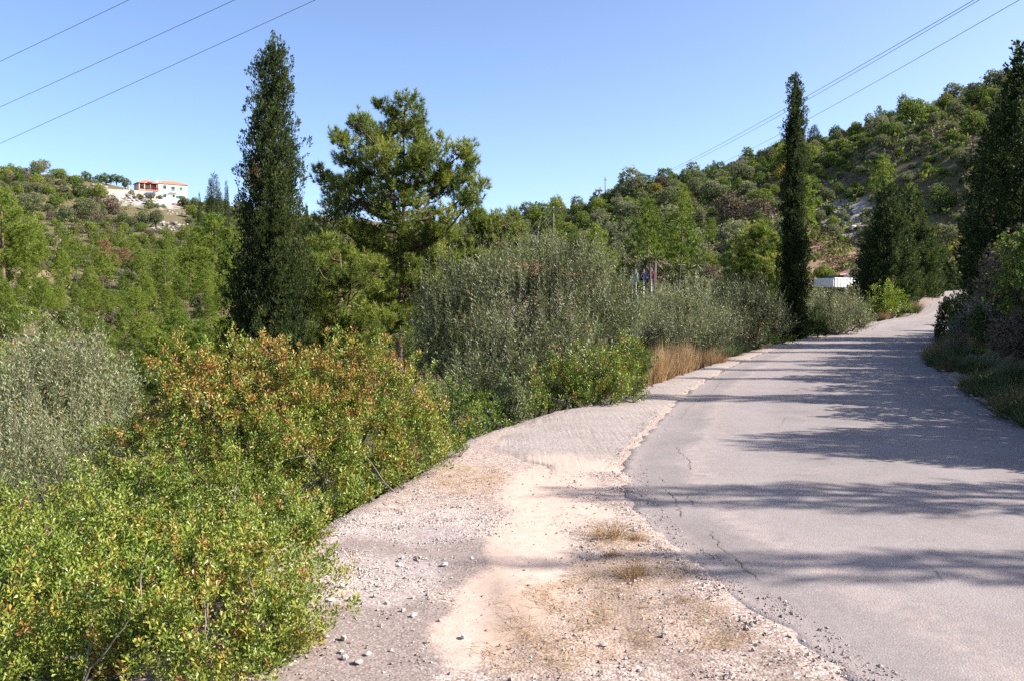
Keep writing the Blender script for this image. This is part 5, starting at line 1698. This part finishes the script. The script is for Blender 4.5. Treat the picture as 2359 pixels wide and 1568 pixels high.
# ------------------------------------------------------------------ house on the hill
M_WHITE = plain_mat('white_render', (.80, .78, .74), .85, .15, var=.04, scale=1.2)
M_BEIGE = plain_mat('beige_render', (.60, .50, .42), .85, .15, var=.06)
M_ORANGE = plain_mat('orange_paint', (.46, .20, .13), .7, .2, var=.1)
M_PURPLE = plain_mat('wine_red_paint', (.33, .07, .10), .7, .2, var=.1)
M_TILE = plain_mat('roof_tile', (.40, .16, .105), .85, .15, var=.3, scale=5)
M_GREENW = plain_mat('green_shutter', (.02, .16, .085), .6, .3, var=.15)
M_GLASS = plain_mat('dark_glass', (.02, .025, .035), .08, .6, var=.05)
M_STONEW = plain_mat('stone_wall', (.43, .36, .31), .95, .1, var=.3, scale=2.4, bump=.8, bscale=5)
M_STEEL = plain_mat('painted_steel', (.30, .31, .33), .5, .5, .3)
M_DARKW = plain_mat('dark_timber', (.09, .07, .055), .8, .2, var=.3)
M_BLUE = plain_mat('blue_tarpaulin', (.06, .20, .42), .6, .3)

hb = at(365, 456, 388)
house = empty('house', hb, 'white two storey house with red tiled roof on the left hilltop', 'house', rz=math.radians(35))


def hip(s, x0, x1, y0, y1, z, rise, over=.5, ridge=.3):
    x0 -= over; x1 += over; y0 -= over; y1 += over
    my, w = (y0 + y1) / 2, min((x1 - x0), (y1 - y0)) / 2
    a, b = x0 + w * (1 - ridge * 0) * .9, x1 - w * .9
    if a > b: a = b = (x0 + x1) / 2
    V = [[x0, y0, z], [x1, y0, z], [x1, y1, z], [x0, y1, z], [a, my, z + rise], [b + .01, my, z + rise],
         [x0, y0, z - .18], [x1, y0, z - .18], [x1, y1, z - .18], [x0, y1, z - .18]]
    s.add(V, [np.array([[0, 1, 5, 4], [2, 3, 4, 5], [6, 9, 8, 7], [0, 6, 7, 1], [1, 7, 8, 2], [2, 8, 9, 3], [3, 9, 6, 0]]), np.array([[1, 2, 5], [3, 0, 4]])])
    return s


Solid().box((0, 0, -4.0), (12.4, 8.5, 6.2)).build('wall', M_WHITE, house)
roof = hip(Solid(), 0, 12.4, 0, 8.5, 6.38, 1.75).build('roof', M_TILE, house)
# left wing with the veranda
Solid().box((-8.2, 2.9, -3.0), (-.003, 8.5, 5.7)).build('wing_wall', M_BEIGE, house)
roof2 = hip(Solid(), -8.2, -.6, -.1, 8.5, 6.1, 1.9).build('wing_roof', M_TILE, house)
Solid().box((-8.2, -.2, 2.2), (-.01, 2.897, 2.5)).build('veranda_floor', M_ORANGE, house)
Solid().box((-8.2, -.32, 2.503), (-.01, -.2, 3.3)).build('veranda_parapet', M_ORANGE, house)
Solid().box((-.35, -.19, 2.503), (-.012, 2.89, 5.6)).build('veranda_end_wall', M_PURPLE, house)
Solid().box((-8.2, -.2, -3), (-.01, .1, 2.197)).build('veranda_base', M_BEIGE, house)
for xx in (-8.0, -5.8, -3.4, -.8):
    Solid().box((xx, -.15, 3.303), (xx + .25, .1, 5.9)).build('column', M_BEIGE if xx < -5 else M_ORANGE, house)
for xx, w, h in ((-7.0, 1.6, 2.1), (-3.2, 1.0, 1.2)):
    Solid().box((xx, 2.84, 3.0 if h > 2 else 3.6), (xx + w, 2.897, 3.0 + h if h > 2 else 3.6 + h)).build('window', M_GLASS, house)
Solid().box((-.28, 1.0, 6.2), (.22, 1.5, 8.0)).build('chimney', M_WHITE, roof2)
Solid().box((-4.1, -.02, 6.62), (-2.2, 1.2, 6.68), Matrix.Rotation(.2, 4, 'X')).build('solar_panel', M_GLASS, roof2)


def window(xx, z, w, h, shut=(1, 1), closed=False):
    f = Solid().box((xx, -.06, z), (xx + w, -.004, z + h)).build('window', M_GREENW if closed else M_GLASS, house)
    fr = Solid()
    for a, b in (((xx - .07, -.09, z - .07), (xx + w + .07, -.062, z)), ((xx - .07, -.09, z + h), (xx + w + .07, -.062, z + h + .07)), ((xx + w / 2 - .03, -.09, z), (xx + w / 2 + .03, -.062, z + h))):
        fr.box(a, b)
    fr.build('frame', M_GREENW, f)
    if shut[0]: Solid().box((xx - w * .5, -.1, z), (xx - .075, -.02, z + h)).build('shutter', M_GREENW, f)
    if shut[1]: Solid().box((xx + w + .075, -.1, z), (xx + w * 1.5, -.02, z + h)).build('shutter', M_GREENW, f)


window(2.4, 4.0, 1.0, 1.5, (1, 0))
window(5.9, 3.0, 1.1, 2.3, (1, 0))
window(8.9, 3.8, 1.4, 1.4, (0, 0), True)
window(2.4, .3, 1.0, 1.4, (1, 0))
window(5.9, .55, 1.1, .9, (0, 0))
window(8.6, .1, 2.6, 1.3, (1, 0))
bal = Solid().box((4.6, -1.3, 2.6), (8.2, -.003, 2.78)).build('balcony', M_WHITE, house)
rl_ = Solid()
for xx in np.linspace(4.62, 8.14, 13): rl_.box((xx, -1.29, 2.782), (xx + .04, -1.25, 3.6))
rl_.box((4.6, -1.3, 3.602), (8.2, -1.24, 3.66))
for xx in (4.6, 8.16):
    rl_.box((xx, -1.24, 3.602), (xx + .04, -.01, 3.66))
rl_.build('railing', M_WHITE, bal)
Solid().box((-.5, 7.9, -.05), (.5, 8.9, .05), Matrix.Translation((12.9, -4.5, 4.2)) @ Matrix.Rotation(1.2, 4, 'Y')).build('satellite_dish', M_STEEL, house)


def wall_between(name, label, a, b, h, t, mat, cat='wall', down=3.0):
    L_ = math.hypot(b[0] - a[0], b[1] - a[1])
    o = Solid()
    n = max(4, int(L_ / 1.2)); rr_ = np.random.default_rng(int(L_ * 100))
    for i in range(n):                                 # uneven coursed top
        o.box((L_ * i / n, 0, -down), (L_ * (i + 1) / n - .002, t, h + rr_.uniform(-.12, .12)))
    w = o.build(name, mat, None, loc=a, rz=math.atan2(b[1] - a[1], b[0] - a[0]))
    return tag(w, label, cat)


def on_hill(u, v, d):
    return at(u, v, d)


wall_between('retaining_wall', 'long stone retaining wall under the patio left of the house', on_hill(232, 440, 373), on_hill(352, 455, 384), 1.0, .6, M_STONEW)
wall_between('retaining_wall', 'stone retaining wall below the white house front', on_hill(350, 470, 373), on_hill(418, 474, 384), 2.2, .6, M_STONEW)
wall_between('retaining_wall', 'short lower stone wall left of the house terrace', on_hill(261, 456, 366), on_hill(290, 460, 370), 1.6, .5, M_STONEW)
wall_between('parapet_wall', 'low white parapet along the patio left of the house', on_hill(298, 447, 380), on_hill(345, 452, 384), 1.0, .25, M_WHITE)
p = on_hill(296, 446, 382)
ov = empty('outdoor_oven', p, 'beige chimney of an outdoor oven on the patio', 'oven')
Solid().box((-.8, -.5, -1), (.8, .5, 1.2)).build('body', M_BEIGE, ov)
Solid().box((-.4, -.3, 1.203), (.4, .3, 3.4)).build('chimney', M_BEIGE, ov)
p = on_hill(320, 448, 384)
pg = empty('pergola', p, 'dark flat pergola between patio and veranda', 'pergola', rz=.15)
for xx in (0, 4, 8):
    for yy in (0, 3):
        Solid().box((xx, yy, -1), (xx + .15, yy + .15, 2.5)).build('post', M_STEEL, pg)
for k in range(7): Solid().box((-.3, .2 + k * .42, 2.503), (8.5, .34 + k * .42, 2.62)).build('slat', M_DARKW, pg)
sheet = Solid().box((0, 0, 0), (4.2, .06, 2.0), Matrix.Rotation(-.75, 4, 'X'))
tag(sheet.build('tarpaulin', M_BLUE, None, loc=on_hill(334, 450, 381), rz=.1), 'blue tarpaulin slanting beside the pergola', 'tarpaulin')
for u, v, d, s, lab in [(308, 462, 372, .95, 'grey olive on the terrace below the patio, leftmost'), (326, 466, 370, .8, 'second grey olive on the terrace below the patio'), (352, 458, 376, 1.0, 'bushy olive right under the veranda'),
                        (372, 462, 377, .8, 'olive at the left corner of the house front'), (362, 492, 362, .9, 'olive on the bare slope below the house'), (380, 486, 366, .75, 'smaller olive beside the one on the bare slope'), (425, 470, 380, 1.0, 'olive below the right corner of the house'), (350, 505, 350, 1.1, 'dark rounded bush lowest on the bare slope')]:
    x = stand(u, d)
    far_tree('olive_tree', lab, 'olive tree', None, x, d, (BUSH_TREE + BUSH)[int(u) % 5], T_BUSH, s, M_FAROLIVE if v < 500 else M_FAROAK, rng)
for u, d, s, lab in [(250, 402, 1.5, 'dark tree left of the patio on the skyline'), (275, 404, 1.5, 'dark spreading tree behind the outdoor oven'), (205, 400, 1.3, 'rounded olive on the skyline left of the patio'), (295, 405, 1.3, 'pale tree behind the pergola')]:
    far_tree('olive_tree', lab, 'tree', None, stand(u, d), d, BUSH_TREE[int(u) % 3], T_BUSH, s, M_FAROAK if u < 280 else M_FAROLIVE, rng)

# ------------------------------------------------------------------ poles and wires
M_POLE = plain_mat('weathered_pole', (.16, .125, .105), .9, .1, var=.25)
M_WIRE = plain_mat('wire', (.05, .05, .055), .6, .3)


def pole(u, vtop, d, label, arm=2.0, arm_z=.35, H=None, rz=0.0, pins=3):
    x = stand(u, d); z = hz(x, d); top = at(u, vtop, d)[2]
    o = empty('utility_pole', (x, d, z), label, 'utility pole', rz=rz)
    h = top - z
    Solid().tube([[0, 0, -.5], [0, 0, h * .5], [0, 0, h]], [.15, .13, .10], 8).build('mast', M_POLE, o, True)
    ends = []
    if arm:
        Solid().box((-arm / 2, -.16, h - arm_z - .12), (arm / 2, -.1, h - arm_z)).build('crossarm', M_POLE, o)
        for k in np.linspace(-arm / 2 + .1, arm / 2 - .1, pins):
            Solid().tube([[k, -.13, h - arm_z + .003], [k, -.13, h - arm_z + .1], [k, -.13, h - arm_z + .26]], [.03, .07, .05], 6).build('insulator', M_STEEL, o)
            ends.append(np.array([x + k * math.cos(rz), d - .13 + k * math.sin(rz), z + h - arm_z + .28]))
    return o, ends


def wire(a, b, sag, label, r_=.012, n=40):
    t = np.linspace(0, 1, n)[:, None]
    P = a + (b - a) * t
    P[:, 2] -= sag * 4 * (t * (1 - t))[:, 0]
    tag(Solid().tube(P, r_, 4).build('power_line', M_WIRE), label, 'wire')


_, e1 = pole(1274, 476, 150, 'wooden utility pole with crossarm behind the big olive', 2.6)
_, e2 = pole(1392, 408, 236, 'bare utility pole on the skyline between the hills', .9, .8, rz=.3, pins=2)
for i, e in enumerate(e1):
    wire(e, at(1120 + i * 8, 606, 84), 1.2, ['left', 'middle', 'right'][i] + ' wire sloping down from the pole behind the olive', .018)
# three lines high over the left hill, two pairs of lines over the right hill: (u, v) where they pass, with distances
def wire_px(a, b, label, sag, r_=.014):
    A, B = at(*a), at(*b)
    wire(A, B, sag, label, r_, 60)
for (v0, u1, lab, dd) in [(133, 283, 'topmost of the three wires over the left hill', 0), (238, 528, 'middle of the three wires over the left hill', 1.4), (322, 715, 'lowest of the three wires over the left hill', 2.8)]:
    sl = v0 / u1
    wire_px((-900, v0 + 900 * sl * 1.0, 74 + dd), (u1 + 560, -560 * sl, 36 + dd), lab, .25, .013)
wire_px((1500, 412, 190), (2500, -150, 40), 'upper of the paired wires over the right hill', .6, .02)
wire_px((1492, 418, 192), (2502, -146, 40), 'second of the paired wires over the right hill', .9, .018)
wire_px((1640, 386, 180), (2600, -146, 42), 'lowest single wire over the right hill', .6, .02)
o, _ = pole(447, 728, 95, 'thin pole standing among the pines in the valley', 0)

# ------------------------------------------------------------------ flags, yuccas, post in the hollow
M_FLAG = {'blue': plain_mat('blue_flag', (.05, .10, .42), .8), 'white': plain_mat('white_flag', (.75, .75, .78), .8), 'red': plain_mat('red_flag', (.55, .04, .10), .8)}
M_ALU = plain_mat('aluminium_pole', (.26, .26, .28), .4, .5, .4)
for u, vt, col, lab in [(1456, 632, 'blue', 'flagpole with a pale blue flag nearest the olive'), (1464, 620, 'white', 'flagpole with a limp white flag'), (1482, 620, 'blue', 'flagpole with a limp dark blue flag'), (1500, 617, 'red', 'flagpole with a limp red flag')]:
    d = 62.0
    x = stand(u, d); z = hz(x, d); h = at(u, vt, d)[2] - z
    o = empty('flagpole', (x, d, z), lab, 'flagpole')
    Solid().tube([[0, 0, 0], [0, 0, h]], [.03, .022], 6).build('pole', M_ALU, o, True)
    s = Solid(); k = 7; m = 6
    V, fc = [], []
    for i in range(m):
        for j in range(k):
            V.append([.04 + .03 * i * (1 - .2 * j / k), .03 * math.sin(i * 1.9 + j * .5), h - .1 - j * .09 - i * .05])
    for i in range(m - 1):
        for j in range(k - 1): fc.append([i * k + j, i * k + j + 1, (i + 1) * k + j + 1, (i + 1) * k + j])
    s.add(V, [np.array(fc)]).build('flag', M_FLAG[col], o, True)
YB = [leaf_mesh('rosette', [(leaves(np.zeros((70, 3)), unit(np.random.default_rng(60 + i).normal(size=(70, 3)) + [0, 0, .35]), .75, .055, np.random.default_rng(70 + i), .2), np.random.default_rng(80 + i).uniform(.2, .95, 70))], M_YUCCA) for i in range(2)]
for u, vt, d, lab in [(1492, 582, 66, 'yucca with drooping green heads behind the flagpoles'), (1545, 600, 68, 'second yucca clump right of the flagpoles'), (1565, 592, 70, 'tallest yucca beside the grey olive')]:
    x = stand(u, d); z = hz(x, d); h = at(u, vt, d)[2] - z
    o = empty('yucca', (x, d, z), lab, 'yucca')
    rr_ = np.random.default_rng(u)
    for i in range(5):
        tip = np.array([rr_.normal(0, .55), rr_.normal(0, .4), h * rr_.uniform(.72, .95)])
        Solid().tube(wiggle(np.array([rr_.normal(0, .1), 0, -.1]), tip, 5, .06, rr_), np.linspace(.10, .06, 5), 6).build('stem', M_BARKGREY, o, True)
        link('rosette', YB[i % 2], o, tip, float(rr_.uniform(0, 6)), float(rr_.uniform(.8, 1.1)))
x, d = stand(1467, 27), 27.0
z = hz(x, d); h = at(1467, 680, d)[2] - z
o = empty('fence_post', (x, d, z), 'grey post with slanting stay right behind the big olive', 'post')
Solid().tube([[0, 0, -.2], [0, 0, h]], .035, 6).build('post', M_ALU, o)
Solid().tube([[-.75, 0, h - .85], [-.03, 0, h - .05]], .02, 5).build('stay', M_DARKW, o)
# small tiled house in the hollow, nearly hidden by the olive
p = np.array([stand(1215, 75), 75.0, 0]); p[2] = hz(p[0], p[1])
hh = empty('cottage', p, 'small cottage with orange tiled roof hidden behind the big olive', 'house', rz=.2)
eh = at(1215, 640, 75)[2] - p[2]
Solid().box((-3.5, -2.5, -1), (3.5, 2.5, eh)).build('wall', M_BEIGE, hh)
hip(Solid(), -3.5, 3.5, -2.5, 2.5, eh + .18, 1.1, .4).build('roof', M_TILE, hh)
for xx in (-2.2, .8):
    w = Solid().box((xx, -2.56, eh - 1.6), (xx + .9, -2.503, eh - .5)).build('window', M_GLASS, hh)

# ------------------------------------------------------------------ tipper truck parked behind the olives
M_TRUCKW = plain_mat('white_truck_paint', (.72, .69, .64), .5, .4, var=.08, scale=2)
M_CABW = plain_mat('white_cab_paint', (.78, .78, .78), .35, .5, var=.04)
M_RED = plain_mat('red_crane_paint', (.25, .02, .03), .5, .4, var=.15)
M_TYRE = plain_mat('tyre_rubber', (.025, .025, .026), .9, .2)
M_DARKLOAD = plain_mat('dark_blue_tarp', (.03, .045, .085), .7, .2)
td = 97.0
tx = stand(1896, td)
zt_ = at(1896, 641, td)[2]
tz = hz(tx + 2.5, td + 2)
bed_top = zt_ - tz
truck = empty('tipper_truck', (tx, td, tz), 'white tipper truck with red crane parked behind the roadside olive', 'truck', rz=math.radians(38))
b0 = bed_top - 1.0
Solid().box((.1, -1.1, .75), (8.0, 1.1, .95)).build('chassis', M_DARKW, truck)
bed = Solid()
bed.box((0, -1.22, b0), (5.2, 1.22, b0 + .12)).box((.05, -1.22, b0 + .12), (5.2, -1.14, bed_top)).box((.05, 1.14, b0 + .12), (5.2, 1.22, bed_top)).box((5.12, -1.14, b0 + .12), (5.2, 1.14, bed_top + .25))
bed = bed.build('bed', M_TRUCKW, truck)
for k in range(9):
    Solid().box((.1 + k * .61, -1.30, b0 + .02), (.2 + k * .61, -1.222, bed_top - .06)).build('rib', M_TRUCKW, bed)
Solid().box((.0, -1.32, bed_top - .055), (5.2, -1.222, bed_top + .03)).build('rim', M_TRUCKW, bed)
Solid().box((-.08, -1.2, b0 + .1), (-.005, 1.2, bed_top - .02)).build('tailgate', M_TRUCKW, truck)
Solid().box((2.2, -1.0, bed_top - .25), (5.0, 1.0, bed_top + .32)).build('load', M_DARKLOAD, truck)
cr = Solid().box((5.35, -.35, 1.0), (5.7, .25, bed_top + .3)).build('crane', M_RED, truck)
Solid().tube([[5.5, 0, bed_top + .1], [4.4, .1, bed_top + .5], [3.2, .1, bed_top + .42]], [.10, .09, .07], 6).build('boom', M_RED, cr)
cab = Solid()
cv = np.array([[6.0, 0, .75], [8.1, 0, .75], [8.1, 0, 1.7], [7.75, 0, 2.75], [6.0, 0, 2.85]])
V = np.concatenate([cv + [0, -1.2, 0], cv + [0, 1.2, 0]])
cab.add(V, [np.array([0, 1, 2, 3, 4])[::1], np.array([9, 8, 7, 6, 5]), np.array([[0, 5, 6, 1], [1, 6, 7, 2], [2, 7, 8, 3], [3, 8, 9, 4], [4, 9, 5, 0]])])
cab = cab.build('cab', M_CABW, truck)
Solid().box((6.5, -1.22, 1.75), (7.6, -1.203, 2.55)).build('side_window', M_GLASS, cab)
for xx in (.9, 2.1, 7.1):
    for yy in (-1.2, .85):
        w = Solid().tube([[xx, yy, .5], [xx, yy + .35, .5]], .5, 18).build('wheel', M_TYRE, truck)
        Solid().tube([[xx, yy - .02 if yy < 0 else yy + .3, .5], [xx, yy + .05 if yy < 0 else yy + .37, .5]], .26, 12).build('rim', M_STEEL, w)


# ------------------------------------------------------------------ labels: count look-alikes from the left where they are few enough
ORD = ('first second third fourth fifth sixth seventh eighth ninth tenth eleventh twelfth thirteenth fourteenth fifteenth sixteenth seventeenth eighteenth nineteenth twentieth '
       'twenty-first twenty-second twenty-third twenty-fourth twenty-fifth twenty-sixth twenty-seventh twenty-eighth twenty-ninth thirtieth '
       'thirty-first thirty-second thirty-third thirty-fourth thirty-fifth thirty-sixth thirty-seventh thirty-eighth thirty-ninth fortieth').split()
by_label = {}
for o in COL.objects:
    if o.parent is None and 'label' in o and 'group' in o: by_label.setdefault(o['label'], []).append(o)
for lab, objs in by_label.items():
    if 1 < len(objs) <= len(ORD) and len(lab.split()) <= 13:
        for i, o in enumerate(sorted(objs, key=lambda q: q.location.x / max(q.location.y, .1))):
            o['label'] = f'{lab}, {ORD[i]} from left'
